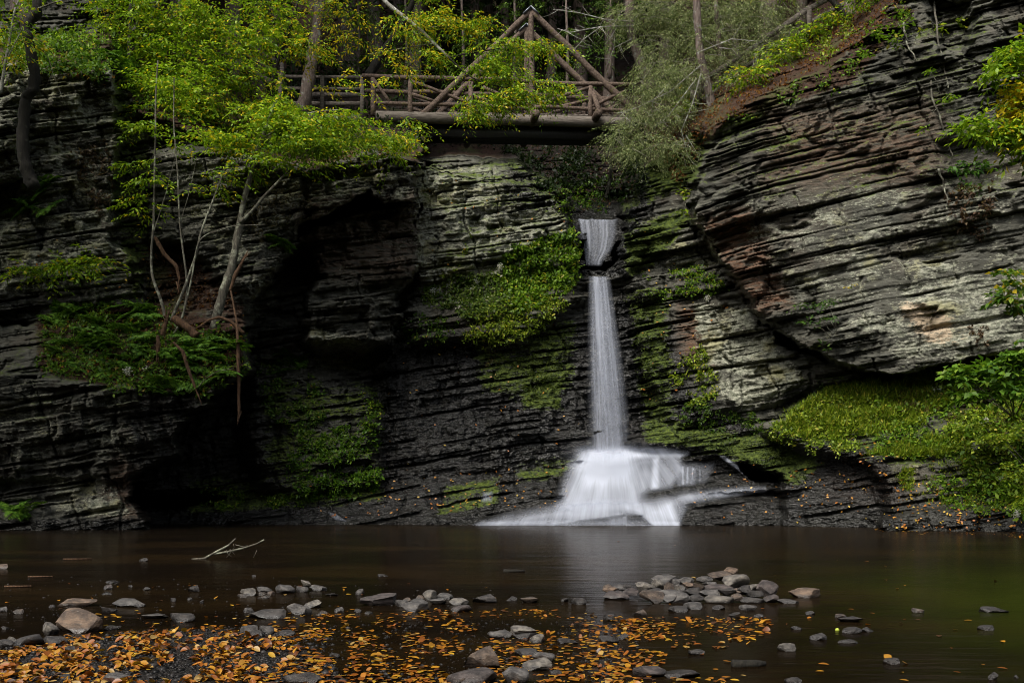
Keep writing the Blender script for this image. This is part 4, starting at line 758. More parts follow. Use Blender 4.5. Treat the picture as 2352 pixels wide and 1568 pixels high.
tree('drooping_branch', 'small bare twig with a few yellow leaves hanging over the buttress', 'branch', [('twig', pline([(60, 92), (90, 105), (112, 135), (122, 170), (146, 232)], 25.0), 0.012, 0.005, PALEBARK), ('twig', pline([(122, 165), (105, 200), (98, 215)], 25.0), 0.006, 0.003, PALEBARK)], [(85, 105, 24.9, 24, 10, 0.3, 10, 0.3)], seed=43, crown='leaves')
# thin saplings that stand on the ferny ledge
led = [('bare sapling with a bowed foot growing from the cleft of the ledge', [(378, 728), (374, 700), (349, 637), (346, 590), (352, 535), (356, 380), (357, 250), (362, 140)], 0.045, 0.02, [(330, 290, 26.4, 50, 10, 0.4, 16, 0.05), (330, 375, 26.4, 60, 25, 0.4, 14, 0.05), (320, 470, 26.4, 60, 28, 0.4, 16, 0.05), (290, 290, 26.4, 40, 10, 0.3, 10, 0.05), (370, 180, 26.8, 60, 30, 0.5, 30)]),
  ('slim straight sapling rising from the middle of the ledge', [(400, 768), (420, 729), (432, 660), (422, 590), (413, 517), (407, 376), (398, 290), (400, 180)], 0.036, 0.016, [(340, 410, 26.3, 50, 14, 0.4, 14, 0.05), (420, 330, 26.4, 40, 12, 0.4, 8), (420, 200, 26.8, 50, 24, 0.5, 20)]),
  ('sapling leaning outward from the broken log with a long side shoot', [(393, 736), (427, 654), (451, 582), (465, 520), (509, 413), (530, 352), (545, 300)], 0.045, 0.016, [(540, 330, 26.3, 40, 14, 0.4, 16, 0.15), (480, 300, 26.2, 50, 14, 0.4, 18, 0.1)]),
  ('thin grey sapling crossing the leaning one above the ledge', [(398, 770), (420, 729), (440, 640), (452, 560), (470, 540), (520, 520), (610, 516)], 0.03, 0.01, [])]
for i, (lb, pl, a, b_, el) in enumerate(led):
    tree('ledge_sapling', lb, 'sapling', [('trunk', pline(pl, 26.5 - 0.05 * i), a, b_, PALEBARK), ('branch', pline([pl[4], ((pl[4][0] + pl[5][0]) / 2 + 25, (pl[4][1] + pl[5][1]) / 2 - 5), (pl[5][0] + 45, pl[5][1] - 15)], 26.5), a * 0.4, 0.005, PALEBARK)], el, seed=51 + i)
tree('horizontal_branch', 'low branch with dim green leaves reaching across the cliff above the ferns', 'branch', [('twig', pline([(-40, 610), (40, 622), (120, 615), (220, 592), (270, 585)], 24.3), 0.015, 0.005, BLACKBARK)], [(70, 622, 24.3, 50, 12, 0.3, 26, 0.05), (150, 610, 24.3, 60, 10, 0.3, 30, 0.05), (220, 595, 24.3, 40, 10, 0.3, 18, 0.1)], seed=58, crown='leaves')
# near tree whose yellowing branches hang into the view
tree('near_maple', 'near tree branch with yellow and green leaves hanging beside the slab', 'tree', [('trunk', [P(2640, 1150, 15), P(2620, 800, 15), P(2600, 300, 15), P(2560, -200, 15)], 0.16, 0.08, BARK), ('branch', pline([(2605, 320), (2480, 200), (2360, 160), (2270, 180)], 15), 0.04, 0.01, BARK), ('branch', pline([(2610, 420), (2450, 330), (2330, 290), (2220, 300)], 15), 0.03, 0.008, BARK)],
  [(2330, 130, 15, 45, 30, 0.4, 60, 0.05), (2290, 160, 15, 40, 40, 0.3, 30, 0.0), (2345, 215, 15, 25, 35, 0.3, 60, 0.8), (2350, 260, 15, 25, 25, 0.3, 30, 0.75), (2320, 300, 15, 40, 30, 0.3, 60, 0.12), (2240, 290, 15, 40, 25, 0.3, 34, 0.0), (2400, 200, 15, 60, 90, 0.5, 60, 0.4), (2350, 335, 15, 30, 20, 0.3, 24, 0.2), (2500, 250, 15, 120, 120, 0.8, 120, 0.3), (2360, 95, 15, 30, 16, 0.3, 16, 0.1)], seed=61, leaf=0.11, L=0.4, nl=12)

# big unseen trees added beside the pool to shade the western cliff
for i_, (c_, b0_, lb_) in enumerate((((-13.0, 19.5, 14.0), (-17.5, 22.0, 0.0), 'unseen broad tree added to shade the cliff, leaning over the pool'), (( -17.5, 20.5, 12.5), (-20.0, 21.0, 0.0), 'unseen broad tree with a low crown, added to shade the cliff'), ((-12.5, 15.0, 13.0), (-17.0, 14.0, 0.5), 'unseen broad tree added for shade, arching over the near pool'))):
    t_ = thing('added_shade_tree', b0_, lb_, 'tree'); c_ = np.array(c_); b0_ = np.array(b0_); r_s = np.random.default_rng(90 + i_)
    stem('trunk', [b0_, b0_ * 0.6 + c_ * 0.4 + [-0.5, 0, 0.6], c_], 0.32, 0.12, BARK, t_, 90 + i_)
    p_ = unit(r_s.normal(size=(340, 3))) * r_s.random((340, 1)) ** 0.4; mb = MB()
    sprays(mb, r_s, c_ + p_ * [4.2, 3.6, 2.6], p_ * [1, 1, 0.2] + 0.5 * r_s.normal(size=(340, 3)) * [1, 1, 0.3], 1.0, 16, 0.22, 0.5, lambda r, k: palette(r, k, fy=0.05, **GREEN), 0.3, 0.3)
    mb.build('crown', LEAF, t_)
# ------------------------------------------------------------------ ground cover, ferns and small plants on the ledges
def inpoly(poly, n, rng, dens=None, sc=30.0, th=0.45):
    p = np.array(poly, float); lo, hi = p.min(0), p.max(0); out = []
    k = 0
    while k < n:
        q = lo + rng.random((n * 3, 2)) * (hi - lo)
        d = sdf(poly, q[:, 0], q[:, 1]) + 26 * (fbm(q[:, 0] / 22, q[:, 1] / 22, 5) - 0.5)
        q = q[d > 0]
        if dens is not None: q = q[rng.random(len(q)) < sst(th - 0.08, th + 0.08, fbm(q[:, 0] / sc, q[:, 1] / sc * 1.5, dens))]
        if len(q) == 0: break
        out.append(q); k += len(q)
    return np.concatenate(out)[:n]
def tufts(mb, rng, q, k, r, leaf, col, wid=0.55, up=0.6, hang=0.0):
    """little rosettes of k leaves growing out of the rock at picture survey points q"""
    p, nr = surf(q[:, 0], q[:, 1]); n = len(q)
    g = unit(nr + np.array([0, -0.3, up - hang]))
    o = p[:, None] + g[:, None] * r * rng.random((n, k, 1)) + r * 0.6 * rng.normal(size=(n, k, 3)) * [1, 0.6, 0.7]
    ax = g[:, None] * 0.6 + rng.normal(size=(n, k, 3)) + [0, 0, -hang]
    nn = g[:, None] + 0.6 * rng.normal(size=(n, k, 3)) + [0, 0, 0.5]
    s = leaf * (0.6 + 0.8 * rng.random(n * k))
    leaves(mb, o.reshape(-1, 3), ax.reshape(-1, 3), nn.reshape(-1, 3), s, s * wid, col(rng, n * k))
def blades(mb, rng, q, k, h, col, r=0.06):
    p, nr = surf(q[:, 0], q[:, 1]); n = len(q)
    o = (p + nr * 0.01)[:, None] + r * rng.normal(size=(n, k, 3)) * [1, 0.5, 0.3]
    ax = unit(nr[:, None] * 0.4 + [0, -0.25, 0.9] + 0.45 * rng.normal(size=(n, k, 3)))
    s = h * (0.5 + 0.8 * rng.random(n * k))
    leaves(mb, o.reshape(-1, 3), ax.reshape(-1, 3), rng.normal(size=(n * k, 3)), s, s * 0.09 + 0.006, col(rng, n * k))
CG = lambda d, m, l, y=None, fy=0.0: (lambda r, k: palette(r, k, d, m, l, y, fy))
BRIGHT = CG((0.060, 0.130, 0.008), (0.120, 0.225, 0.014), (0.21, 0.31, 0.026), (0.40, 0.37, 0.04), 0.05)
LIME = CG((0.090, 0.150, 0.010), (0.18, 0.26, 0.016), (0.30, 0.37, 0.035), (0.42, 0.38, 0.06), 0.07)
DIM = CG((0.042, 0.100, 0.009), (0.082, 0.165, 0.014), (0.14, 0.23, 0.022), (0.24, 0.18, 0.03), 0.05)
MOSSY = CG((0.030, 0.055, 0.005), (0.060, 0.092, 0.008), (0.10, 0.13, 0.012))
DRY = CG((0.10, 0.075, 0.03), (0.17, 0.13, 0.05), (0.24, 0.19, 0.09))
def cover(name, label, cat, jobs, seed):
    r = np.random.default_rng(seed); mb = MB()
    for kind, poly, n, *a in jobs:
        if kind == 'tuft': q = inpoly(poly, n, r, a[4] if len(a) > 4 else None, a[5] if len(a) > 5 else 30.0, a[6] if len(a) > 6 else 0.45); tufts(mb, r, q, a[0], a[1], a[2], a[3])
        else: q = inpoly(poly, n, r, a[3] if len(a) > 3 else None, 24.0, 0.42); blades(mb, r, q, a[0], a[1], a[2])
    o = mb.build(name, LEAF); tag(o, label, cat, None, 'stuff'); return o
cover('creeping_plants', 'bright green creeping plants draped over the rock beside the fall', 'ground cover', [
  ('tuft', [(1150, 590), (1230, 555), (1310, 525), (1325, 600), (1300, 680), (1200, 720), (1140, 690)], 1000, 9, 0.12, 0.11, BRIGHT, 3, 26, 0.32), ('tuft', [(960, 660), (1060, 625), (1160, 630), (1180, 720), (1060, 730), (985, 710)], 560, 8, 0.10, 0.10, CG((0.055, 0.105, 0.012), (0.11, 0.18, 0.025), (0.20, 0.26, 0.06), (0.4, 0.4, 0.3), 0.05), 4, 26, 0.36),
  ('tuft', [(1080, 720), (1240, 670), (1300, 690), (1250, 760), (1120, 800), (1060, 780)], 520, 7, 0.08, 0.085, LIME, 6, 22, 0.40), ('tuft', [(900, 760), (960, 720), (1060, 735), (1040, 790), (930, 785)], 130, 7, 0.07, 0.085, DIM, 8, 22, 0.45), ('tuft', [(1000, 640), (1060, 600), (1080, 540), (1060, 620), (1030, 690)], 50, 6, 0.06, 0.08, LIME),
  ('blade', [(1080, 720), (1280, 680), (1240, 770), (1060, 800)], 160, 7, 0.16, LIME, 9), ('tuft', [(1100, 780), (1320, 740), (1320, 820), (1220, 880), (1110, 840)], 260, 6, 0.035, 0.05, MOSSY, 12, 26, 0.5), ('tuft', [(1195, 850), (1290, 860), (1285, 935), (1200, 930)], 200, 6, 0.03, 0.045, MOSSY, 13, 22, 0.45), ('blade', [(1120, 780), (1150, 780), (1150, 840), (1115, 840)], 30, 8, 0.14, DRY)], 101)
cover('creeping_plants', 'dim green plants and moss hanging over the mouth of the dark hollow', 'ground cover', [
  ('tuft', [(590, 820), (700, 850), (740, 900), (760, 980), (690, 1010), (610, 940)], 330, 7, 0.08, 0.085, DIM, 5, 30, 0.45), ('tuft', [(690, 1000), (860, 960), (880, 1080), (830, 1140), (700, 1150), (650, 1080)], 520, 8, 0.07, 0.085, CG((0.035, 0.095, 0.006), (0.08, 0.17, 0.01), (0.14, 0.24, 0.014)), 6, 28, 0.40),
  ('tuft', [(420, 1150), (520, 1105), (560, 1140), (680, 1130), (700, 1165), (500, 1170)], 260, 7, 0.07, 0.08, BRIGHT, 7, 24, 0.45), ('tuft', [(650, 1150), (760, 1100), (870, 1080), (870, 1125), (760, 1140)], 260, 8, 0.07, 0.085, CG((0.05, 0.13, 0.006), (0.10, 0.21, 0.01), (0.17, 0.28, 0.016)), 8, 24, 0.30), ('tuft', [(830, 900), (875, 920), (870, 1000), (840, 990)], 60, 7, 0.08, 0.09, BRIGHT, 9, 20, 0.45)], 102)
cover('grass', 'lush short grass and weeds covering the sloping bank under the slab', 'grass', [
  ('blade', [(1790, 975), (1900, 895), (2000, 880), (2150, 860), (2180, 930), (2100, 975), (2000, 1000), (1850, 1010)], 1500, 9, 0.22, LIME, 14), ('tuft', [(1790, 975), (1900, 895), (2000, 880), (2150, 860), (2180, 930), (2100, 980), (1960, 990), (1850, 1000)], 1300, 8, 0.10, 0.095, LIME, 15, 30, 0.36), ('blade', [(1985, 1045), (2150, 1000), (2210, 1000), (2190, 1045), (2080, 1050)], 480, 9, 0.19, LIME, 16), ('tuft', [(1985, 1045), (2150, 1000), (2230, 1000), (2190, 1045), (2080, 1050)], 420, 7, 0.07, 0.08, BRIGHT, 17, 20, 0.34),
  ('blade', [(2020, 900), (2150, 880), (2170, 950), (2050, 960)], 120, 9, 0.22, DRY, 18), ('tuft', [(1770, 970), (1900, 985), (2010, 985), (1960, 1040), (1860, 1030), (1780, 1010)], 220, 8, 0.10, 0.09, LIME, 46, 24, 0.44), ('blade', [(1770, 970), (2010, 985), (1960, 1035), (1780, 1010)], 120, 8, 0.16, BRIGHT, 47), ('tuft', [(2000, 985), (2200, 980), (2200, 1060), (2020, 1050)], 160, 8, 0.10, 0.09, BRIGHT, 48, 24, 0.48), ('blade', [(2065, 1080), (2095, 1075), (2095, 1130), (2070, 1135)], 60, 8, 0.12, LIME), ('tuft', [(2065, 1080), (2095, 1075), (2095, 1130), (2070, 1135)], 60, 7, 0.05, 0.06, LIME)], 103)
cover('weeds', 'tangle of yellow green weeds spilling down the bank at the water', 'weeds', [
  ('tuft', [(2170, 960), (2352, 900), (2500, 880), (2500, 1200), (2352, 1180), (2240, 1110), (2180, 1020)], 1700, 8, 0.11, 0.095, LIME, 19, 34, 0.36), ('tuft', [(2150, 880), (2352, 800), (2500, 800), (2500, 1190), (2352, 1190), (2220, 1130)], 420, 9, 0.26, 0.14, CG((0.07, 0.15, 0.01), (0.13, 0.24, 0.016), (0.22, 0.33, 0.03)), 43, 34, 0.44), ('tuft', [(2000, 900), (2180, 850), (2220, 960), (2050, 1000)], 120, 9, 0.18, 0.12, BRIGHT, 44, 24, 0.45), ('blade', [(2170, 960), (2352, 920), (2500, 900), (2500, 1180), (2260, 1110)], 120, 8, 0.18, DRY, 21), ('tuft', [(2180, 1060), (2352, 1050), (2400, 1190), (2180, 1170), (2120, 1120)], 420, 8, 0.08, 0.08, BRIGHT, 22, 26, 0.42), ('blade', [(2100, 1060), (2352, 1050), (2400, 1180), (2120, 1160)], 160, 8, 0.14, LIME, 23)], 104)
cover('creeping_plants', 'small green plants and moss beside and behind the waterfall', 'ground cover', [
  ('tuft', [(1460, 640), (1560, 615), (1660, 610), (1680, 670), (1560, 690), (1500, 690)], 240, 7, 0.07, 0.08, BRIGHT, 23, 26, 0.48), ('tuft', [(1535, 850), (1600, 790), (1650, 830), (1640, 920), (1570, 930)], 170, 7, 0.08, 0.09, LIME, 24, 24, 0.46), ('tuft', [(1540, 920), (1700, 930), (1800, 980), (1700, 1010), (1560, 980)], 240, 7, 0.06, 0.07, CG((0.03, 0.07, 0.006), (0.06, 0.12, 0.01), (0.11, 0.17, 0.014)), 25, 28, 0.48), ('tuft', [(1830, 930), (1890, 870), (1900, 900), (1870, 970)], 90, 7, 0.05, 0.06, CG((0.03, 0.07, 0.006), (0.05, 0.10, 0.01), (0.09, 0.13, 0.014))),
  ('tuft', [(1430, 640), (1520, 650), (1540, 900), (1480, 980)], 330, 6, 0.03, 0.045, MOSSY, 26, 34, 0.5), ('tuft', [(1600, 1010), (1830, 1010), (1850, 1100), (1740, 1090)], 260, 6, 0.03, 0.045, CG((0.014, 0.028, 0.004), (0.026, 0.046, 0.006), (0.04, 0.06, 0.008)), 27, 34, 0.46)], 105)
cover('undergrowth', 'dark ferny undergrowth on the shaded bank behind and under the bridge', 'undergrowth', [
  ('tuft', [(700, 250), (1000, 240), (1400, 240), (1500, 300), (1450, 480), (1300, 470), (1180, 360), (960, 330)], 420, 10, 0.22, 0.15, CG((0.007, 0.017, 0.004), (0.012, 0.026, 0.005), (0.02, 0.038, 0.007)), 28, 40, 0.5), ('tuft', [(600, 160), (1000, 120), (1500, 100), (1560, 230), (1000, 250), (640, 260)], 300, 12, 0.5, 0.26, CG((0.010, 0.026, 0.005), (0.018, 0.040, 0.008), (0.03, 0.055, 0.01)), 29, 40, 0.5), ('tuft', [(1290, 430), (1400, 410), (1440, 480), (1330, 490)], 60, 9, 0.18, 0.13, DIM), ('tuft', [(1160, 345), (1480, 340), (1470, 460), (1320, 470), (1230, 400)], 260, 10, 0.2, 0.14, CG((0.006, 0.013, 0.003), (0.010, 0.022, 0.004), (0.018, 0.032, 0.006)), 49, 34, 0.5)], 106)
cover('ground_cover', 'low green plants among dry leaves on the ferny ledge', 'ground cover', [
  ('tuft', [(100, 735), (160, 695), (340, 700), (430, 760), (560, 760), (560, 850), (470, 905), (250, 895), (90, 850)], 900, 8, 0.10, 0.10, DIM, 40, 26, 0.40), ('tuft', [(100, 735), (160, 695), (340, 700), (560, 760), (560, 850), (470, 905), (90, 850)], 200, 6, 0.08, 0.09, BRIGHT, 41, 20, 0.5), ('tuft', [(100, 735), (340, 700), (560, 760), (560, 850), (470, 900), (90, 850)], 260, 4, 0.03, 0.09, CG((0.08, 0.035, 0.015), (0.15, 0.07, 0.025), (0.26, 0.15, 0.03)), 42, 20, 0.45), ('tuft', [(330, 560), (420, 570), (540, 700), (400, 720)], 120, 5, 0.04, 0.09, CG((0.06, 0.028, 0.014), (0.11, 0.05, 0.02), (0.18, 0.09, 0.03)))], 110)
cover('undergrowth', 'leafy undergrowth and dry leaves along the top of the cliffs', 'undergrowth', [
  ('tuft', [(260, 170), (330, 270), (500, 335), (700, 380), (860, 345), (940, 330), (940, 300), (700, 300), (480, 250), (330, 150)], 420, 9, 0.14, 0.11, DIM, 30, 30, 0.45), ('tuft', [(60, 120), (160, 105), (260, 150), (240, 175), (100, 165)], 260, 9, 0.14, 0.11, DIM, 31, 24, 0.38), ('tuft', [(-40, 85), (250, 75), (330, 160), (300, 240), (240, 150), (-40, 170)], 300, 9, 0.16, 0.11, BRIGHT, 45, 30, 0.42), ('tuft', [(560, 300), (800, 320), (950, 330), (950, 360), (760, 370), (600, 350)], 200, 9, 0.12, 0.10, BRIGHT, 32, 24, 0.45),
  ('tuft', [(1640, 290), (1900, 150), (2050, 10), (2110, 20), (1950, 190), (1720, 270)], 110, 8, 0.12, 0.09, BRIGHT, 33, 30, 0.52), ('tuft', [(1830, 130), (1960, 40), (1980, 80), (1880, 150)], 70, 8, 0.12, 0.09, LIME, 34, 24, 0.45), ('tuft', [(1280, 430), (1320, 480), (1310, 540), (1260, 440)], 40, 7, 0.07, 0.08, BRIGHT)], 107)
cover('dry_leaves', 'fallen russet leaves and needles strewn over the forest slopes', 'leaves', [
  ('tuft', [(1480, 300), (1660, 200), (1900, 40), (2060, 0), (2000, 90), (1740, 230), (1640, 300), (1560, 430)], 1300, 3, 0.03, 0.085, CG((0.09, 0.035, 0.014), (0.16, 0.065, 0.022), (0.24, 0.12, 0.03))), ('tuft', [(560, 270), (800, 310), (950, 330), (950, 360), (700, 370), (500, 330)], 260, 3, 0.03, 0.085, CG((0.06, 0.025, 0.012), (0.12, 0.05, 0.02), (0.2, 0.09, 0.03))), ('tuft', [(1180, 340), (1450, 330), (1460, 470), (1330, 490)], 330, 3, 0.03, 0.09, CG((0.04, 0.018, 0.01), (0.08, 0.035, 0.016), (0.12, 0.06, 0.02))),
  ('tuft', [(60, 120), (250, 130), (300, 220), (120, 165)], 90, 3, 0.03, 0.085, CG((0.10, 0.04, 0.014), (0.2, 0.08, 0.02), (0.3, 0.15, 0.03)))], 108)
cover('dry_creeper', 'brown withered creeper clinging to the layered cliff', 'creeper', [
  ('tuft', [(150, 330), (240, 320), (270, 420), (230, 500), (190, 440)], 110, 6, 0.06, 0.10, CG((0.05, 0.034, 0.02), (0.085, 0.06, 0.035), (0.13, 0.095, 0.055)), 35, 22, 0.42), ('tuft', [(560, 430), (720, 400), (720, 480), (600, 560), (540, 520)], 200, 5, 0.05, 0.085, CG((0.06, 0.05, 0.026), (0.10, 0.085, 0.045), (0.15, 0.125, 0.07)), 36, 24, 0.46), ('tuft', [(2170, 440), (2300, 420), (2270, 560), (2190, 540)], 110, 6, 0.06, 0.10, CG((0.04, 0.024, 0.014), (0.085, 0.05, 0.03), (0.13, 0.09, 0.05)), 37, 22, 0.44), ('tuft', [(2225, 750), (2265, 750), (2265, 800), (2230, 800)], 18, 6, 0.06, 0.09, CG((0.05, 0.03, 0.016), (0.09, 0.055, 0.03), (0.13, 0.09, 0.05)))], 109)
# leaves caught on the wet rock, each one a few pixels
r_ = np.random.default_rng(120); mb = MB()
for poly, n in (([(880, 800), (1340, 720), (1340, 1060), (900, 1110)], 46), ([(700, 1120), (1340, 1060), (1300, 1160), (740, 1190)], 150), ([(1800, 1080), (2030, 1050), (2050, 1190), (1810, 1200)], 70), ([(2040, 1100), (2352, 1100), (2352, 1215), (2040, 1215)], 260), ([(1440, 520), (1600, 560), (1680, 720), (1480, 980)], 60), ([(2000, 1000), (2352, 1010), (2352, 1060), (1880, 1070)], 90), ([(960, 370), (1300, 420), (1310, 560), (1000, 620)], 40), ([(60, 500), (600, 680), (560, 880), (100, 880)], 120), ([(1560, 1050), (1780, 1060), (1800, 1190), (1560, 1190)], 30)):
    q = inpoly(poly, n, r_); p, nr = surf(q[:, 0], q[:, 1]); s = 0.085 * (0.7 + 0.5 * r_.random(n))
    leaves(mb, p + nr * 0.025, r_.normal(size=(n, 3)) * [1, 0.4, 0.5], nr + 0.3 * r_.normal(size=(n, 3)) + [0, -0.2, 0.5], s, s * 0.6, palette(r_, n, (0.30, 0.10, 0.015), (0.42, 0.19, 0.03), (0.45, 0.30, 0.05)))
tag(mb.build('stray_leaves', DRYLEAF), 'single orange and yellow leaves stuck to the wet rock ledges', 'leaves', None, 'stuff')

# ferns on the ledge
def frond_mesh(rng, nf, L):
    mb = MB()
    for f in range(nf):
        a = f / nf * 6.283 + rng.random() * 0.6; el = 0.5 + 0.5 * rng.random(); l = L * (0.7 + 0.5 * rng.random())
        t = np.linspace(0.0, 1, 14); d = np.array([math.cos(a), math.sin(a), 0])
        path = d * (t * l)[:, None] * math.cos(el * 0.6) + np.array([0, 0, 1.0]) * (l * (0.75 * el * t - 0.85 * t ** 2 * el * 0.9))[:, None]
        tan = np.gradient(path, axis=0); side = np.cross(unit(tan), [0, 0, 1.0])
        for sg in (-1, 1):
            s = 0.30 * l * np.sin(np.pi * (0.12 + 0.86 * t)) * 0.85 + 0.02
            ax = unit(side) * sg + unit(tan) * 0.35 + [0, 0, -0.15]
            leaves(mb, path, ax, np.tile([0, 0, 1.0], (14, 1)) + 0.15 * rng.normal(size=(14, 3)), s, s * 0.30, palette(rng, 14, (0.048, 0.125, 0.014), (0.09, 0.195, 0.02), (0.15, 0.27, 0.028)), 0.1)
    return mb
fr_ = np.random.default_rng(77)
fern_meshes = [frond_mesh(fr_, 9, 0.34).mesh('fern', FERN) for _ in range(5)]
k = 0
for poly, n, lb, g in (([(150, 700), (340, 695), (360, 730), (180, 760), (110, 740)], 26, 'dark green fern on the upper lip of the mossy ledge', 'ferns on the upper lip of the ledge'), ([(90, 800), (240, 740), (400, 760), (560, 770), (545, 850), (470, 900), (300, 890), (170, 850)], 64, 'green fern crowding the slope of the ledge', 'ferns on the slope of the ledge'),
  ([(50, 430), (110, 420), (140, 500), (60, 500)], 10, 'hanging dark fern at the foot of the twisted trunk', 'ferns under the twisted trunk'), ([(215, 130), (300, 120), (310, 150), (230, 165)], 7, 'fern on the mossy brink above the buttress', 'ferns on the mossy brink'), ([(620, 540), (720, 530), (700, 590), (640, 600)], 9, 'small fern on the shelf beside the grey fork', 'ferns on the small shelf'),
  ([(0, 1150), (80, 1150), (70, 1180), (0, 1180)], 6, 'small dim fern low on the cliff foot by the water', 'ferns at the cliff foot'), ([(600, 800), (690, 820), (690, 870), (620, 860)], 9, 'pale fern at the brink of the dark hollow', 'ferns at the brink of the hollow')):
    q = inpoly(poly, n, fr_)
    for x, y in q:
        p, nr = surf(x, y)
        o = bpy.data.objects.new('fern', fern_meshes[k % 5]); COL.objects.link(o); k += 1
        o.location = tuple(p + nr * 0.03); o.rotation_euler = (fr_.normal() * 0.2 + 0.35, fr_.normal() * 0.25, fr_.random() * 6.28); s = 1.05 + 0.7 * fr_.random(); o.scale = (s, s, s)
        tag(o, lb, 'fern', g)
# leafy plants one can pick out
def plant(name, label, px, py, els, seed, leaf=0.13, wid=0.6, col=None, nl=7, L=0.35, stems=3, spread=0.1, h=0.35):
    base, nr = surf(px, py); t = thing(name, base, label, 'plant'); r = np.random.default_rng(seed)
    Y = base[1] - 0.25
    st = MB()
    for e in els:
        c = P(e[0], e[1], Y - e[2])
        st.tube([base - nr * 0.05, (base + c) / 2 + [0, -0.05, 0.08], c], [0.012, 0.009, 0.004], 5)
    st.build('stem', PALEBARK, t)
    foliage('leaves', [(e[0], e[1], Y - e[2], e[3], e[4], 0.2, e[5]) for e in els], r, t, LEAF, leaf, nl, col or BRIGHT, L, 0.3, (0, -0.3, 0.2), wid, spread)
    return t
plant('leafy_seedling', 'bright seedling with large lime leaves hanging beside the slab edge', 1585, 445, [(1575, 440, 0, 12, 14, 5), (1590, 460, 0, 12, 10, 5), (1572, 478, 0.05, 8, 10, 3)], 201, 0.17, 0.6, LIME, 5, 0.3)
plant('leafy_seedling', 'green compound leaved seedling growing from a crack high on the slab', 2240, 400, [(2190, 388, 0, 20, 10, 7), (2230, 385, 0, 22, 14, 9), (2258, 375, 0.05, 16, 12, 6), (2235, 420, 0, 24, 8, 5)], 202, 0.16, 0.55, CG((0.03, 0.085, 0.012), (0.06, 0.14, 0.02), (0.10, 0.18, 0.03)), 7, 0.4)
plant('leafy_seedling', 'sprawling seedling with green leaves near the top of the slab', 2085, 110, [(2060, 50, 0, 40, 12, 8), (2010, 75, 0, 30, 12, 7), (2050, 85, 0.05, 24, 14, 8), (1990, 120, 0, 20, 12, 5)], 203, 0.13, 0.6, BRIGHT, 7, 0.4)
plant('leafy_seedling', 'seedling with a row of yellow green leaves beneath the slab top', 2190, 45, [(2150, 60, 0.1, 26, 8, 8), (2120, 75, 0.1, 18, 8, 6), (2200, 45, 0, 20, 10, 5)], 204, 0.13, 0.6, LIME, 7, 0.4)
plant('leafy_seedling', 'dim seedling with drooping leaves under the overhang of the slab', 1930, 790, [(1850, 700, 0.1, 26, 10, 6), (1900, 690, 0.1, 30, 8, 8), (1845, 735, 0, 20, 10, 5), (1900, 725, 0, 24, 8, 5), (1900, 795, 0, 10, 8, 3)], 205, 0.12, 0.45, CG((0.03, 0.075, 0.012), (0.05, 0.11, 0.018), (0.08, 0.15, 0.02)), 9, 0.45)
plant('leafy_seedling', 'small seedling with a few leaves midway up the slab beside a hanging root', 2165, 235, [(2165, 230, 0, 18, 10, 5), (2190, 218, 0, 14, 8, 4), (2135, 160, 0, 16, 6, 4), (2125, 290, 0, 12, 8, 3)], 206, 0.12, 0.55, BRIGHT, 6, 0.3)
plant('leafy_seedling', 'little plant with yellow flowers on the face of the slab', 1955, 660, [(1955, 655, 0, 8, 8, 4)], 207, 0.08, 0.5, CG((0.30, 0.22, 0.01), (0.42, 0.32, 0.015), (0.10, 0.16, 0.02)), 6, 0.18)
# shrubs on the bank at the water
def shrub(label, px, py, els, seed, leaf, col, nl=8, L=0.35, wid=0.6):
    base, nr = surf(px, py); t = thing('shrub', base, label, 'shrub'); r = np.random.default_rng(seed); st = MB()
    for e in els: st.tube([base, (base + P(*e[:3])) / 2 + [0, 0, 0.1], P(*e[:3])], [0.02, 0.014, 0.005], 5)
    st.build('stem', PALEBARK, t); foliage('leaves', els, r, t, LEAF, leaf, nl, col, L, 0.3, (0, -0.3, 0.1), wid, 0.12); return t
shrub('large shrub with broad bright green leaves on the grassy bank', 2330, 960, [(2200, 860, 24.6, 40, 28, 0.4, 26), (2260, 850, 24.4, 40, 30, 0.5, 34), (2320, 830, 24.0, 40, 40, 0.5, 44), (2310, 890, 24.0, 50, 30, 0.5, 40), (2230, 905, 24.4, 40, 20, 0.4, 22), (2400, 830, 24, 50, 60, 0.6, 60)], 301, 0.19, CG((0.05, 0.12, 0.012), (0.10, 0.20, 0.018), (0.19, 0.29, 0.03)))
shrub('overhanging shrub with green and yellow leaves high at the edge of the slab', 2420, 760, [(2300, 680, 21, 30, 20, 0.3, 16), (2340, 645, 21, 30, 24, 0.3, 20), (2345, 700, 21, 20, 20, 0.3, 14), (2310, 620, 21.5, 30, 8, 0.3, 8), (2420, 680, 21, 40, 60, 0.5, 40)], 302, 0.15, CG((0.04, 0.10, 0.01), (0.08, 0.16, 0.014), (0.16, 0.22, 0.02), (0.4, 0.3, 0.02), 0.14))
shrub('pale weedy shrub with small lime leaves above the water at the picture edge', 2400, 1130, [(2340, 1080, 23.4, 40, 30, 0.4, 30), (2300, 1000, 23.8, 50, 30, 0.4, 40), (2345, 1150, 23, 20, 20, 0.3, 14), (2240, 960, 24.4, 40, 24, 0.4, 26)], 303, 0.10, LIME, 10)
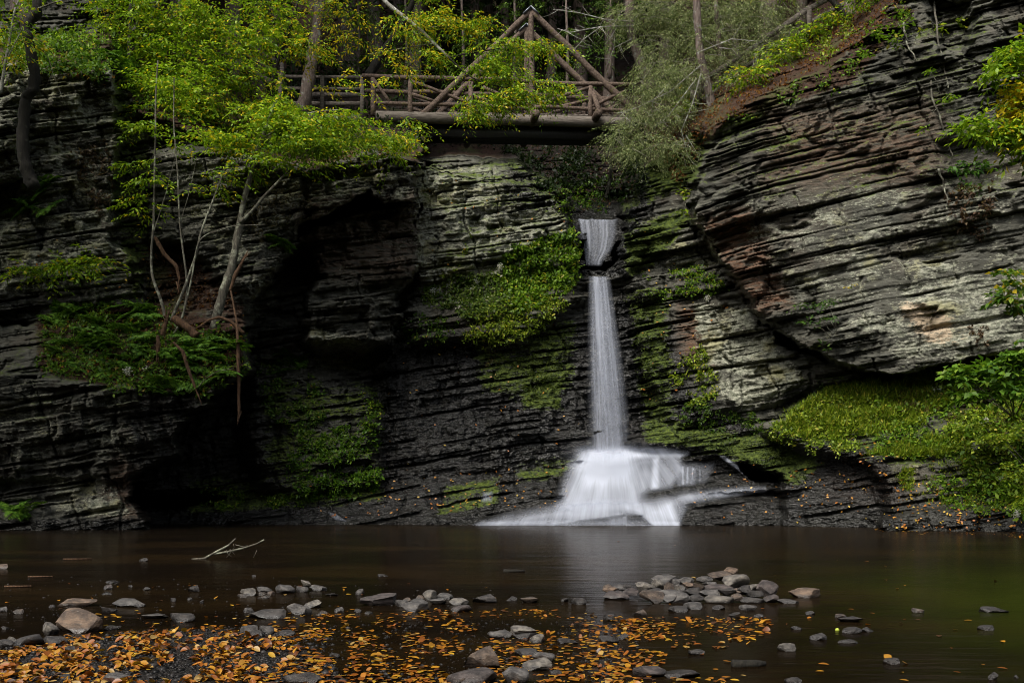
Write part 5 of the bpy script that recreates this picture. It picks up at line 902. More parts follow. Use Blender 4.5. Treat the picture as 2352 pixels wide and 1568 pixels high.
# white asters
ar = np.random.default_rng(401)
fm = MB()
for a in range(9):
    for _ in range(5):
        c = ar.normal(size=3) * 0.05; ax = unit(ar.normal(size=(6, 3)) * [1, 1, 0.6] + [0, -0.6, 0.3]); leaves(fm, np.tile(c, (6, 1)) + [0, 0, 0.1], ax, ar.normal(size=(6, 3)), 0.035, 0.02, np.full((6, 3), 0.72))
st = MB(); st.tube([(0, 0.05, -0.1), (0, 0, 0), (0, 0, 0.1)], [0.006, 0.005, 0.003], 5, C=(0.05, 0.09, 0.02))
fmesh = fm.mesh('blossom', LEAF); smesh = st.mesh('stem', LEAF)
spots = [(1210, 585), (1203, 593), (1150, 620), (1190, 640), (995, 685), (1040, 663), (1085, 665), (1095, 655), (1300, 560), (2165, 910), (2150, 905), (2240, 1035), (2300, 1120), (2255, 985), (340, 850), (300, 865), (1618, 690), (2330, 1190)]
for i, (x, y) in enumerate(spots):
    p, nr = surf(x, y); t = thing('white_aster', p + nr * 0.12, 'cluster of tiny white flowers among the green weeds of the rocks', 'flower', 'white asters among the weeds')
    for nm, me in (('blossom', fmesh), ('stem', smesh)):
        o = bpy.data.objects.new(nm, me); COL.objects.link(o); o.parent = t
# hanging roots and vines on the slab
for lb, pl in (('long woody vine hanging down the slab past the seedlings', [(2140, 0), (2150, 90), (2165, 160), (2172, 208)]), ('bare hanging root snaking down the middle of the slab', [(2132, 165), (2135, 220), (2160, 290), (2175, 340), (2185, 365)]), ('thin root hanging from a crack low on the slab', [(2150, 390), (2165, 430), (2172, 470)]), ('slender stem of the high seedling arching over the slab', [(2068, 55), (2080, 105), (2098, 140)])):
    q = np.array([surf(x, y)[0] - np.array([0, 0.12, 0]) for x, y in pl]); kk = np.linspace(0, len(q) - 1, 16); q = np.stack([np.interp(kk, np.arange(len(q)), q[:, c]) for c in range(3)], 1)
    q += 0.04 * (np.stack([vn(kk * 3, kk * 0 + c, 8) for c in range(3)], 1) - 0.5)
    MB().tube(q, np.linspace(0.03, 0.015, 16), 6, rough=0.1).single('hanging_vine', PALEBARK, q[0], lb, 'vine', None, True)
# ------------------------------------------------------------------ broken wood on the ledge
def wood(name, label, cat, pts, r, mat, Y=None, splinter=0, seed=0, lift=0.0, flat=1.0):
    q = []
    for a in pts:
        q.append(P(a[0], a[1], a[2] if len(a) > 2 else Y))
    q = np.array(q); k = np.linspace(0, len(q) - 1, max(6, 6 * len(q))); q = np.stack([np.interp(k, np.arange(len(q)), q[:, c]) for c in range(3)], 1)
    rr = np.interp(k, np.arange(len(pts)), r)
    mb = MB().tube(q, rr * (1 + 0.18 * (vn(k * 3, k * 0, seed) - 0.5)), 9, rough=0.3, seed=seed)
    rg_ = np.random.default_rng(seed)
    for _ in range(splinter):
        e = q[-1]; d = unit((q[-1] - q[-3])[None])[0] + rg_.normal(size=3) * 0.25
        s = e + rg_.normal(size=3) * rr[-1] * 0.6; mb.tube([s - d * 0.15, s + d * 0.05, s + d * (0.1 + 0.2 * rg_.random())], [0.02, 0.014, 0.002], 4)
    return mb.single(name, mat, q[0], label, cat, None, False)
wood('broken_log', 'thick split log lying among the ferns on the ledge', 'log', [(452, 772), (430, 752), (398, 730)], [0.11, 0.12, 0.10], RAWWOOD, 26.0, 0, 1)
wood('snapped_branch', 'upright orange splinter of wood leaning on the forked beech', 'branch', [(528, 668), (540, 632), (562, 592)], [0.03, 0.065, 0.02], RAWWOOD, 26.4, 4, 2)
wood('rotten_log', 'reddish rotten trunk hanging from the cleft with a torn end', 'log', [(356, 545), (378, 585), (405, 612), (412, 640), (409, 662)], [0.05, 0.06, 0.05, 0.035, 0.01], RAWWOOD, 26.9, 5, 3)
wood('dead_limb', 'pale peeled limb sliding down over the ferns of the ledge', 'branch', [(398, 786), (420, 808), (430, 840), (444, 880), (457, 912)], [0.02, 0.045, 0.045, 0.035, 0.012], RAWWOOD, 25.2, 2, 4)
wood('hanging_log', 'long stripped trunk hanging straight down over the dark hollow', 'log', [(530, 668, 26.3), (543, 736, 26.0), (546, 780, 25.8), (548, 850, 25.7), (549, 958, 25.7)], [0.02, 0.03, 0.04, 0.052, 0.03], RAWWOOD, None, 3, 5)
wood('rotten_stub', 'short splintered stub standing beside the split log', 'log', [(372, 770), (380, 745), (384, 725)], [0.07, 0.06, 0.03], RAWWOOD, 25.9, 6, 6)
wood('rotten_stub', 'tuft of torn orange fibres hanging below the standing stub', 'log', [(362, 770), (364, 790), (362, 818)], [0.04, 0.07, 0.02], RAWWOOD, 25.4, 6, 7)
wood('fallen_branch', 'brown branch lying behind the forked beech on the ledge', 'branch', [(560, 765), (530, 738), (505, 728), (480, 735), (455, 752)], [0.05, 0.045, 0.04, 0.03, 0.02], RAWWOOD, 26.2, 2, 8)
wood('dead_twig', 'bare grey twig sticking out over the dark hollow', 'branch', [(455, 890, 25.2), (470, 870, 25.1), (500, 852, 25.0), (535, 846, 24.9)], [0.014, 0.01, 0.008, 0.004], PALEBARK, None, 0, 9)
wood('fallen_sapling', 'thin pale dead stem leaning under the bridge over the ravine', 'branch', [(1392, 455), (1402, 410), (1404, 360), (1401, 330)], [0.07, 0.06, 0.05, 0.045], PALEBARK, 37.3, 0, 10)

# ------------------------------------------------------------------ stones in the pool
def mat_stone():
    t = NT('river_stone'); p = t.pos((1, 1, 1)); oi = t.n('ObjectInfo').outputs['Random']
    n1 = t.noise(p, 3.0, 5, 0.65); n2 = t.noise(p, 14.0, 4, 0.7); n3 = t.noise(t.pos((2, 2, 9)), 2.2, 4)
    c = t.mix(t.ramp(n1, 0.35, 0.68), (0.026, 0.024, 0.024), (0.105, 0.097, 0.090))
    tc = t.n('ObjectInfo').outputs['Color']
    c = t.mix(1.0, c, tc, 'MULTIPLY')
    c = t.mix(t.math('MULTIPLY', t.ramp(n2, 0.6, 0.75), 0.55), c, (0.30, 0.29, 0.26)); c = t.mix(t.math('MULTIPLY', t.ramp(n3, 0.55, 0.62), 0.45), c, (0.05, 0.042, 0.036))
    z = t.n('SeparateXYZ'); t.l(t.n('NewGeometry').outputs['Position'], z.inputs[0])
    wet = t.math('SUBTRACT', 1.0, t.ramp(t.math('ADD', z.outputs[2], t.math('MULTIPLY', n1, 0.03)), 0.03, 0.065))
    c = t.mix(t.math('MULTIPLY', wet, 0.7), c, (0.012, 0.010, 0.009))
    return t.done(t.bsdf(c, t.math('SUBTRACT', 0.8, t.math('MULTIPLY', wet, 0.6)), 0.45, t.bump(t.math('ADD', n2, t.math('MULTIPLY', n3, 0.6)), 0.6, 0.012)))
STONE = mat_stone()
import bmesh
def stone_mesh(seed, ang):
    r = np.random.default_rng(seed); bm = bmesh.new(); bmesh.ops.create_icosphere(bm, subdivisions=4, radius=1.0)
    V = np.array([v.co[:] for v in bm.verts])
    for _ in range(int(9 + 4 * ang)):
        n = unit(r.normal(size=(1, 3)) * [1, 1, 1.2])[0]; d = 0.36 + 0.36 * r.random(); h = V @ n - d
        V -= np.where(h > 0, h * (0.85 + 0.15 * ang), 0)[:, None] * n
    V *= (1 + 0.22 * (fbm(V[:, 0] * 1.6 + seed, V[:, 1] * 1.6 + V[:, 2] * 2.2, seed) - 0.5) + 0.09 * (fbm(V[:, 0] * 6 + seed, V[:, 1] * 6 + V[:, 2] * 9, seed + 9) - 0.5))[:, None]
    lo, hi = V.min(0), V.max(0); V = (V - (lo + hi) / 2) / (hi - lo)          # unit box, centred
    for v, c in zip(bm.verts, V): v.co = c
    me = bpy.data.meshes.new('stone'); bm.to_mesh(me); bm.free(); me.materials.append(STONE)
    me.polygons.foreach_set('use_smooth', np.full(len(me.polygons), ang < 0.6)); return me
ROUND = [stone_mesh(s, 0.45) for s in range(6)]; SLABBY = [stone_mesh(s + 20, 0.95) for s in range(7)]; SHARP = [stone_mesh(s + 40, 1.0) for s in range(5)]
TINT = {'g': (1, 1, 1), 'd': (0.42, 0.40, 0.40), 'b': (1.0, 0.78, 0.62), 't': (1.7, 1.25, 0.92), 'l': (1.7, 1.65, 1.5), 'u': (0.72, 0.62, 0.62)}
PAN = [0.0, 774.0, 1548.0]; ZY = 1032.5; ZS = 0.34184
sr = np.random.default_rng(500)
def stone(pan, x0, x1, y0, y1, kind='r', tint='g', label=None, group=None, yb=None, tilt=0.0, name='stone'):
    px0, px1 = PAN[pan] + x0 * ZS, PAN[pan] + x1 * ZS; py0, py1 = ZY + y0 * ZS, ZY + y1 * ZS
    base = (ZY + yb * ZS) if yb else py1
    Y = F * EYE / (base - HY)
    w_ = (px1 - px0) / F * Y; h_ = (py1 - py0) / F * Y; dp = min(w_ * (0.55 + 0.3 * sr.random()), 0.5)
    ztop = EYE - (py0 - HY) / F * Y; zbot = EYE - (py1 - HY) / F * Y
    if yb is None or py1 >= base - 0.5: zbot -= 0.35 * h_ + 0.01
    else: zbot -= 0.10 * h_
    me = {'r': ROUND, 's': SLABBY, 'a': SHARP}[kind]; o = bpy.data.objects.new(name, me[int(sr.integers(len(me)))]); COL.objects.link(o)
    o.location = (float(((px0 + px1) / 2 - CX) / F * Y), float(Y + dp * 0.3), float((ztop + zbot) / 2)); o.scale = (float(w_ * 1.04), float(dp), float((ztop - zbot) * 1.05))
    o.rotation_euler = (0, tilt, 0 if sr.random() < 0.5 else math.pi); c = TINT[tint]; v = 0.85 + 0.3 * sr.random(); o.color = (c[0] * v, c[1] * v, c[2] * v, 1)
    o['label'] = label or 'small dark wet stone poking out of the shallow water'; o['category'] = 'stone'
    o['group'] = group or ('stones of the shallows' if label else 'small wet stones in the shallows')
for a in [
 (0, 340, 675, 1075, 1225, 'a', 't', 'big tan wedge shaped boulder standing in the leafy shallows'), (0, 275, 378, 1158, 1245, 'a', 'l', 'upright pale grey shard beside the big tan boulder'), (0, 85, 270, 1248, 1318, 'r', 'd', 'smooth dark stone tilted next to the grey shard'), (0, 265, 440, 1255, 1318, 'r', 'd', 'round dark stone in front of the grey shard'),
 (0, 0, 95, 1258, 1305, 's', 'l', 'pale flat stone cut by the picture edge behind dark stones'), (0, -30, 85, 1275, 1332, 'r', 'd', 'dark blocky stone at the picture edge beside the smooth tilted one'), (0, 380, 620, 1005, 1055, 's', 't', 'flat pale slab lying just behind the big tan boulder'), (0, 745, 965, 1003, 1055, 's', 'g', 'long grey slab alone in dark water beside a leaf topped stone'),
 (0, 685, 778, 1055, 1097, 'a', 'd', 'small dark stone carrying a yellow leaf'), (0, 945, 1108, 1102, 1132, 's', 'g', 'thin flat grey stone with leaves at both ends'), (0, 1115, 1302, 1103, 1155, 'r', 'd', 'smooth dark stone shaped like a seal in still water'), (0, 1258, 1338, 912, 954, 'a', 'd', 'jagged dark stone alone in the dark water'), (0, 693, 752, 905, 938, 'r', 'u', 'small round brownish stone alone behind the long grey slab'),
 (0, 1605, 1718, 935, 980, 'r', 'l', 'pale rounded stone at the start of the low stone row'), (0, 1720, 1832, 922, 957, 's', 'g', 'flat grey stone second in the low stone row'), (0, 1843, 1976, 907, 963, 'r', 'g', 'largest rounded stone of the low stone row'), (0, 1980, 2070, 918, 956, 'r', 'g', 'grey stone under the tilted flake of the low stone row'), (0, 2070, 2190, 908, 946, 's', 'g', 'pointed stone ending the low stone row'), (0, 2010, 2090, 878, 922, 's', 'l', 'tilted thin flake on top of the low stone row', None, 955, -0.4),
 (0, 1590, 1660, 968, 992, 'r', 'b', 'low brown stone awash before the low stone row'), (0, 1725, 1800, 955, 977, 's', 'b', 'thin brown stone wedged inside the low stone row'), (0, 1790, 1845, 950, 977, 'r', 't', 'small tan stone inside the low stone row'), (0, 1730, 1810, 977, 997, 's', 'b', 'flat brown stone awash below the tan one'), (0, 1645, 1915, 1070, 1132, 's', 'd', 'long flat dark slab lying in the shallows'), (0, 1635, 1703, 1062, 1092, 'r', 'g', 'small round stone touching the end of the long dark slab'),
 (0, 1920, 2085, 1035, 1107, 's', 'g', 'layered grey stone leaning beside the long dark slab'), (0, 2045, 2157, 1010, 1062, 'a', 'l', 'pale angular stone above the layered grey one'), (0, 2245, 2308, 1057, 1092, 'r', 'g', 'lone round stone near the foot of the dark water row'), (0, 2110, 2195, 1082, 1110, 's', 'b', 'low brown stone beside the layered grey one'), (0, 1605, 1735, 1183, 1252, 'r', 'g', 'cracked grey stone at the edge of the leaf carpet'), (0, 1730, 1838, 1185, 1237, 'r', 'g', 'round grey stone behind the leaf carpet'), (0, 1655, 1760, 1218, 1260, 'r', 'd', 'dark round stone half buried in leaves'), (0, 1838, 1975, 1213, 1250, 's', 'd', 'flat dark stone with leaves lying on it'),
 (0, 670, 885, 1512, 1572, 'r', 'g', 'grey oval stone in the gravel at the picture bottom'), (0, 1905, 2145, 1500, 1575, 'r', 'd', 'large dark smooth stone at the picture bottom under an orange leaf'), (0, 385, 470, 1510, 1562, 'r', 'd', 'small dark stone among leaves at the picture bottom'), (0, 70, 152, 1070, 1102, 's', 'b', 'small brown slab in the dark water near the picture edge'), (0, -20, 45, 1055, 1087, 'r', 'g', 'grey stone cut by the picture edge in dark water'), (0, -30, 50, 768, 800, 'r', 't', 'orange brown stone far out in the dark pool at the picture edge'), (0, 395, 540, 1325, 1372, 's', 'd', 'dark flat stone sunk in the wet leaves'), (0, 2207, 2280, 1367, 1400, 'r', 'd', 'dark pebble lying on the leaf carpet'),
 (1, 120, 180, 935, 974, 'r', 'g', 'round stone standing just before the jagged brown ledge stone'), (1, 150, 385, 975, 1047, 'a', 'u', 'jagged dark ledge like stone at the start of the middle heap'), (1, 425, 610, 1025, 1087, 'r', 'g', 'oval stone with an orange leaf before the middle heap'), (1, 385, 480, 1010, 1054, 'r', 'g', 'grey stone behind the leaf bearing oval one'), (1, 575, 668, 942, 1010, 'r', 'l', 'upright rounded pale stone crowning the middle heap'), (1, 665, 790, 962, 1002, 's', 'g', 'dark tilted slab beside the upright rounded stone'), (1, 752, 885, 998, 1042, 's', 'l', 'pale slab at the end of the middle heap'), (1, 765, 903, 1045, 1090, 'r', 'u', 'rounded brown stone before the pale slab'), (1, 615, 735, 998, 1037, 's', 'g', 'flat stone below the upright rounded one'), (1, 490, 610, 1003, 1032, 's', 'g', 'long thin stone in the middle of the heap'), (1, 440, 500, 993, 1027, 'a', 'b', 'small brown angular stone of the middle heap'), (1, 530, 590, 978, 1005, 's', 't', 'small tan stone behind the middle heap'),
 (1, 912, 1075, 975, 1027, 'a', 'd', 'peaked dark stone with a leaf between heap and lone slabs'), (1, 1128, 1210, 985, 1014, 's', 'd', 'small dark slab alone in line with the middle heap'), (1, 1228, 1355, 988, 1027, 's', 'b', 'flat brown stone alone in clear reflection'), (1, 1505, 1555, 995, 1020, 'r', 'd', 'tiny round wet stone by the end of the line'), (1, 1575, 1675, 997, 1039, 'r', 'd', 'low round dark stone before the big stone pile'), (1, 1013, 1178, 1215, 1264, 'r', 'g', 'smooth oblong grey stone among floating leaves'), (1, 1165, 1340, 1185, 1240, 's', 'l', 'flat pale pointed slab resting on a darker stone', None, 1268), (1, 1180, 1350, 1225, 1270, 'r', 'd', 'dark stone underneath the pale pointed slab'), (1, 1290, 1398, 1240, 1294, 'r', 'l', 'pale stone just before the stacked pointed slab'), (1, 1480, 1617, 1270, 1302, 's', 'd', 'flat black stone among floating leaves'),
 (1, 858, 1090, 1332, 1468, 'a', 'b', 'large rough brown boulder rising from the leaves'), (1, 1195, 1350, 1340, 1384, 'r', 'd', 'dark oval stone behind the smooth olive one'), (1, 1310, 1465, 1365, 1422, 'r', 'g', 'smooth olive grey stone beside two others'), (1, 1243, 1445, 1405, 1480, 'r', 'l', 'blue grey rippled stone in front of the olive one'), (1, 720, 1070, 1480, 1572, 'r', 'u', 'long dark red stone at the picture bottom'), (1, 1110, 1290, 1470, 1572, 'r', 'g', 'rounded grey boulder at the picture bottom beside the long dark one'), (1, 775, 880, 1530, 1578, 'r', 'b', 'small brown stone touching the picture bottom'), (1, 1763, 1895, 1253, 1295, 's', 'd', 'flat black stone with a small one behind it in the water'), (1, 1885, 1960, 1235, 1272, 'a', 'd', 'small angular black stone behind the flat black one'), (1, 1997, 2225, 1458, 1524, 'r', 'u', 'broad smooth brown stone low in the leaves near the picture bottom'), (1, 2235, 2352, 1493, 1532, 'r', 'd', 'wet dark stone next to the broad smooth brown one'), (1, 1430, 1510, 1475, 1517, 'r', 'd', 'small dark stone behind the blue grey rippled one'), (1, 1795, 1870, 1100, 1117, 's', 'd'), (1, 1790, 1875, 1118, 1147, 'r', 'd'), (1, 1997, 2085, 1075, 1114, 'a', 'b', 'small reddish angular stone below the big pile'), (1, 0, 42, 1057, 1087, 'r', 'g'), (1, 110, 165, 1068, 1094, 'a', 'd'), (1, 182, 240, 1087, 1104, 's', 'd'), (1, 270, 345, 835, 854, 's', 'd'),
 (2, 790, 998, 930, 993, 'r', 't', 'large brown and white blotched stone alone past the pile'), (2, 700, 845, 1002, 1032, 's', 'd', 'low dark wet slab just past the pile'), (2, 445, 563, 1043, 1079, 's', 'g', 'flat grey stone in front of the pile'), (2, 70, 192, 1027, 1072, 'r', 'g', 'round olive stone in front of the pile'), (2, 258, 345, 1045, 1072, 'a', 'd'), (2, -30, 95, 1052, 1090, 'r', 'd', 'dark round stone half sunk before the pile'), (2, 370, 448, 1095, 1130, 'a', 'd', 'small black pointed stone at the edge of the leaves'), (2, 1105, 1270, 1122, 1157, 's', 'd', 'long black wet stone before a sunken brown one'), (2, 1085, 1160, 1102, 1127, 'r', 'b'), (2, 1137, 1265, 1193, 1232, 's', 'd', 'dark flat stone with an orange leaf beside a tiny green fruit'), (2, 1262, 1362, 1192, 1222, 's', 'd', 'dark slab touching the leaf topped flat stone'), (2, 2070, 2250, 1057, 1092, 's', 'd', 'long glistening black stone far out in olive water'), (2, 2055, 2155, 1180, 1212, 'r', 'd', 'black oval stone alone in green reflection'), (2, 1605, 1692, 1065, 1095, 'r', 'b', 'small reddish brown stone alone in olive water'), (2, 918, 1030, 1235, 1277, 'r', 'd', 'dark humped stone with a floating yellow leaf'), (2, 708, 822, 1305, 1352, 'r', 'l', 'pale tilted stone mirrored in the dark water'), (2, 1420, 1522, 1403, 1439, 'r', 'u', 'brown round stone alone in the green reflection'), (2, 750, 862, 1528, 1575, 'r', 'd', 'dark round stone at the picture bottom in open water'), (2, 2110, 2180, 1495, 1542, 'a', 'd', 'small black shard near the picture bottom'), (2, 885, 950, 1083, 1105, 'a', 'd'), (2, 790, 865, 1185, 1207, 's', 'd'), (2, 530, 610, 1102, 1124, 's', 'd'), (2, 1095, 1240, 1275, 1297, 's', 'd'), (2, 2285, 2330, 1510, 1532, 's', 'd'), (2, 100, 210, 1340, 1375, 'r', 'd', 'dark stone bearing yellow leaves below the pile'), (2, -60, 180, 1490, 1532, 'r', 'd', 'low dark stone near the picture bottom among yellow leaves'),
 (0, 930, 990, 727, 750, 's', 'd'), (0, 1688, 1718, 840, 854, 'r', 'd'), (0, 1140, 1182, 995, 1020, 'r', 'd'), (0, 960, 1010, 922, 944, 'a', 'd'), (0, 700, 790, 880, 897, 's', 'd'), (0, 860, 890, 907, 923, 'r', 'd'), (0, 1340, 1365, 1008, 1032, 'a', 'd'), (0, 680, 750, 958, 972, 's', 'd'), (0, 1255, 1290, 993, 1010, 's', 'd'), (0, 2180, 2265, 963, 980, 's', 'd'), (0, 320, 370, 1040, 1058, 's', 'd'), (0, 690, 800, 1183, 1210, 's', 'd'), (0, 0, 55, 1185, 1205, 's', 'd'), (0, 1395, 1440, 1188, 1208, 'r', 'd')]:
    stone(*a)
PG = 'stones heaped in the big pile'; pl_ = 'grey stone heaped with others in the big pile in the pool'
for a in [(1, 1783, 1850, 903, 940, 's', 'b'), (1, 1845, 1985, 905, 945, 's', 'g'), (1, 1915, 1985, 905, 940, 's', 'd'), (1, 1785, 1885, 920, 965, 's', 't', 'pale tan slab at the low end of the big pile'), (1, 1795, 1965, 953, 1005, 's', 'u'), (1, 2005, 2150, 890, 960, 'a', 'l', 'light grey angular stone with an orange leaf on the big pile'), (1, 2118, 2205, 870, 940, 'r', 'l', 'pale rounded stone between slabs of the big pile'), (1, 2120, 2300, 842, 905, 's', 'g', 'broad flat slab topping the low half of the big pile'), (1, 2040, 2205, 950, 1022, 'r', 'b', 'rounded brown stone at the foot of the big pile'), (1, 2200, 2275, 888, 960, 'a', 'b', 'upright brown wedge stone in the big pile'), (1, 2145, 2352, 945, 1022, 's', 'g', 'broad grey base stone of the big pile'), (1, 2270, 2352, 905, 965, 's', 'g'), (1, 2290, 2400, 862, 905, 's', 'g'),
 (2, 228, 385, 812, 875, 'a', 'b', 'brown angular stone near the summit of the big pile'), (2, 340, 432, 790, 840, 'a', 't', 'tan stone on the very summit of the big pile'), (2, 328, 515, 838, 932, 'r', 'l', 'big round boulder with pale scratches on the big pile'), (2, 155, 262, 850, 895, 's', 'g'), (2, 45, 142, 855, 888, 's', 'g'), (2, -20, 62, 865, 903, 's', 'g'), (2, 195, 435, 905, 955, 's', 'u', 'long flat dark slab with a leaf across the big pile'), (2, 565, 702, 880, 980, 'a', 'u', 'dark pointed stone like a horn at the end of the big pile'), (2, 495, 577, 903, 952, 'r', 'l'), (2, 570, 632, 905, 940, 'r', 'l'), (2, 140, 315, 938, 990, 's', 'g'), (2, 490, 605, 947, 998, 'r', 'd', 'smooth dark oval stone under the horn shaped one'), (2, 390, 492, 932, 968, 's', 'b'), (2, -30, 112, 960, 1027, 's', 'g'), (2, 90, 202, 975, 1027, 's', 'd'), (2, 215, 420, 978, 1030, 'r', 'l', 'long pale rounded stone at the water line of the big pile'), (2, 450, 622, 990, 1030, 'r', 'd'), (2, 605, 707, 975, 1024, 'r', 'u'), (2, 375, 467, 965, 1012, 's', 'b'), (2, 130, 207, 895, 952, 'a', 'b'), (2, 60, 152, 890, 925, 's', 't'), (2, 0, 72, 910, 962, 'a', 'l'), (2, 200, 292, 885, 918, 's', 'g'), (2, 60, 180, 925, 985, 's', 'd'), (2, 300, 420, 930, 985, 's', 'd'), (2, 420, 520, 910, 975, 's', 'd'), (1, 2060, 2200, 930, 985, 's', 'd'), (1, 1880, 2030, 930, 985, 's', 'u')]:
    yb = 1030 if a[4] > 1005 or a[1] > 2000 or a[0] == 2 else 1008
    stone(*(list(a[:7]) + [a[7] if len(a) > 7 else pl_, PG]), yb=max(yb - 0.35 * (1030 - a[4]) * 0.6, a[4]), tilt=sr.normal() * 0.06)
# driftwood
dw = thing('driftwood_branch', P(480, 1280, 1.25 * F / 175) * [1, 1, 0], 'bare forked branch sticking up out of the dark pool', 'branch')
yb_ = 1.25 * F / 178
MB().tube([P(440, 1285, yb_), P(470, 1282, yb_), P(500, 1265, yb_), P(525, 1252, yb_), P(541, 1236, yb_)], [0.02, 0.022, 0.02, 0.016, 0.01], 7, rough=0.2).build('limb', PALEBARK, dw, True)
MB().tube([P(490, 1272, yb_), P(525, 1266, yb_), P(560, 1258, yb_), P(590, 1248, yb_), P(607, 1239, yb_)], [0.016, 0.018, 0.017, 0.013, 0.012], 7, rough=0.2).build('limb', PALEBARK, dw, True)
tw = MB()
for pl in ([(536, 1248), (538, 1256), (530, 1268), (520, 1280)], [(520, 1262), (524, 1272), (532, 1278)], [(528, 1260), (540, 1274)], [(540, 1250), (556, 1254), (570, 1252)], [(590, 1263), (586, 1272), (582, 1280)]): tw.tube(PP(pl, yb_ - 0.05), [0.004] * len(pl), 4)
tw.build('twig', PALEBARK, dw)
for lb, pl, r in (('short waterlogged stick near the pale slab in mid pool', [(1157, 1310), (1170, 1312), (1182, 1315), (1205, 1317)], 0.03), ('dark waterlogged log floating near the picture bottom', [(1683, 1526), (1710, 1528), (1740, 1533), (1762, 1535)], 0.035), ('yellow grass stem floating at the picture edge', [(10, 1352), (40, 1349), (68, 1345)], 0.012), ('floating reed stem behind the yellow one', [(64, 1329), (90, 1326), (118, 1323)], 0.010), ('thin reed floating far out in the dark pool', [(145, 1286), (180, 1285), (208, 1284)], 0.010)):
    Y = F * EYE / (np.mean([a[1] for a in pl]) - HY)
    q = np.array([[(a[0] - CX) / F * Y, Y + 0.02 * i, 0.012] for i, a in enumerate(pl)]); MB().tube(q, [r * 0.9, r, r, r * 0.5][:len(pl)], 7, rough=0.3).single('floating_stick' if r > 0.02 else 'reed_stem', BLACKBARK if r > 0.02 else RAWWOOD, q[0], lb, 'stick' if r > 0.02 else 'reed')
q = P(1548 + 1097 * ZS, ZY + 1210 * ZS, F * EYE / (ZY + 1216 * ZS - HY)); gm = MB(); gm.tube([q + [0, 0, -0.018], q + [0, 0, -0.012], q, q + [0, 0, 0.012], q + [0, 0, 0.018]], [0.002, 0.014, 0.019, 0.014, 0.002], 12, C=(0.35, 0.42, 0.05)); gm.single('green_fruit', DRYLEAF, q, 'small round green fruit floating beside a dark stone', 'fruit', None, True)

# ------------------------------------------------------------------ gravel bar and the fallen leaves
BAR = [(-60, 1500), (150, 1462), (500, 1436), (720, 1452), (760, 1500), (700, 1600), (300, 2200), (-200, 2200), (-300, 1600)]
def toground(px, py): Y = F * EYE / (py - HY); return (px - CX) / F * Y, Y
gx = np.arange(-5.5, 2.2, 0.03); gy = np.arange(4.2, 9.2, 0.03); XX_, YY_ = np.meshgrid(gx, gy)
bp = [toground(*p) for p in BAR]
hb = sst(-0.5, 0.5, sdf(bp, XX_, YY_)); H = -0.05 + 0.062 * hb + 0.035 * (fbm(XX_ * 2.2, YY_ * 2.2, 3) - 0.5) + 0.022 * (fbm(XX_ * 11, YY_ * 11, 7) - 0.5)
i = (np.arange(len(gy) - 1)[:, None] * len(gx) + np.arange(len(gx) - 1)[None]).ravel()
def mat_gravel():
    t = NT('wet_gravel'); p = t.pos((1, 1, 1), (0, 0, 0), 'P'); v = t.n('TexVoronoi'); t.l(p, v.inputs['Vector']); v.inputs['Scale'].default_value = 42
    n = t.noise(p, 25, 4); c = t.mix(t.ramp(n, 0.35, 0.65), (0.004, 0.0033, 0.003), (0.018, 0.015, 0.013))
    return t.done(t.bsdf(c, 0.6, 0.18, t.bump(v.outputs['Distance'], 1.0, 0.03)))
GRAV = mat_gravel()
go = bpy.data.objects.new('gravel_bar', mesh_from('gravel_bar', np.stack([XX_, YY_, H], -1).reshape(-1, 3), np.stack([i, i + 1, i + 1 + len(gx), i + len(gx)], 1), GRAV, smooth=True)); COL.objects.link(go); go['kind'] = 'structure'
def ground_h(x, y):
    a = np.clip(((np.asarray(x) - gx[0]) / 0.03).astype(int), 0, len(gx) - 1); b_ = np.clip(((np.asarray(y) - gy[0]) / 0.03).astype(int), 0, len(gy) - 1)
    ins = (np.asarray(x) > gx[0]) & (np.asarray(x) < gx[-1]) & (np.asarray(y) > gy[0]) & (np.asarray(y) < gy[-1])
    return np.where(ins, np.maximum(H[b_, a], 0.0), 0.0)
pr = np.random.default_rng(600)
bm = bmesh.new(); bmesh.ops.create_icosphere(bm, subdivisions=1, radius=0.5); PV = np.array([v.co[:] for v in bm.verts]); PT = np.array([[v.index for v in f.verts] for f in bm.faces]); bm.free()
def pebbles(n, poly, lo, hi):
    q = inpoly(poly, n, pr); x, y = toground(q[:, 0], q[:, 1]); z = ground_h(x, y); s = lo + (hi - lo) * pr.random(n) ** 3
    return np.stack([x, y, z], 1), s
gmb = MB()
for n, poly, lo, hi in ((3600, [(-60, 1490), (150, 1462), (500, 1436), (760, 1460), (740, 1500), (800, 1568), (-60, 1568)], 0.012, 0.05), (900, [(700, 1430), (1330, 1420), (1500, 1470), (1400, 1560), (760, 1568)], 0.01, 0.035), (350, [(0, 1320), (1100, 1330), (1330, 1400), (700, 1430), (0, 1450)], 0.01, 0.03)):
    p, s = pebbles(n, poly, lo, hi); sc = s[:, None] * (0.6 + 0.8 * pr.random((n, 3))) * [1.1, 1.1, 0.7]
    a = pr.random(n) * 6.28; V = PV[None] * (0.8 + 0.4 * pr.random((n, len(PV), 1))) * sc[:, None]
    V = np.stack([V[..., 0] * np.cos(a)[:, None] - V[..., 1] * np.sin(a)[:, None], V[..., 0] * np.sin(a)[:, None] + V[..., 1] * np.cos(a)[:, None], V[..., 2]], -1) + p[:, None]
    c = np.repeat(np.array([[0.008, 0.0072, 0.007]]) * (0.4 + 3.0 * pr.random((n, 1)) ** 2), len(PV), 0)
    gmb.add(V.reshape(-1, 3), None, (PT[None] + (np.arange(n) * len(PV))[:, None, None]).reshape(-1, 3), c)
def mat_pebble():
    t = NT('wet_pebble'); return t.done(t.bsdf(t.attr('col').outputs['Color'], 0.45, 0.2))
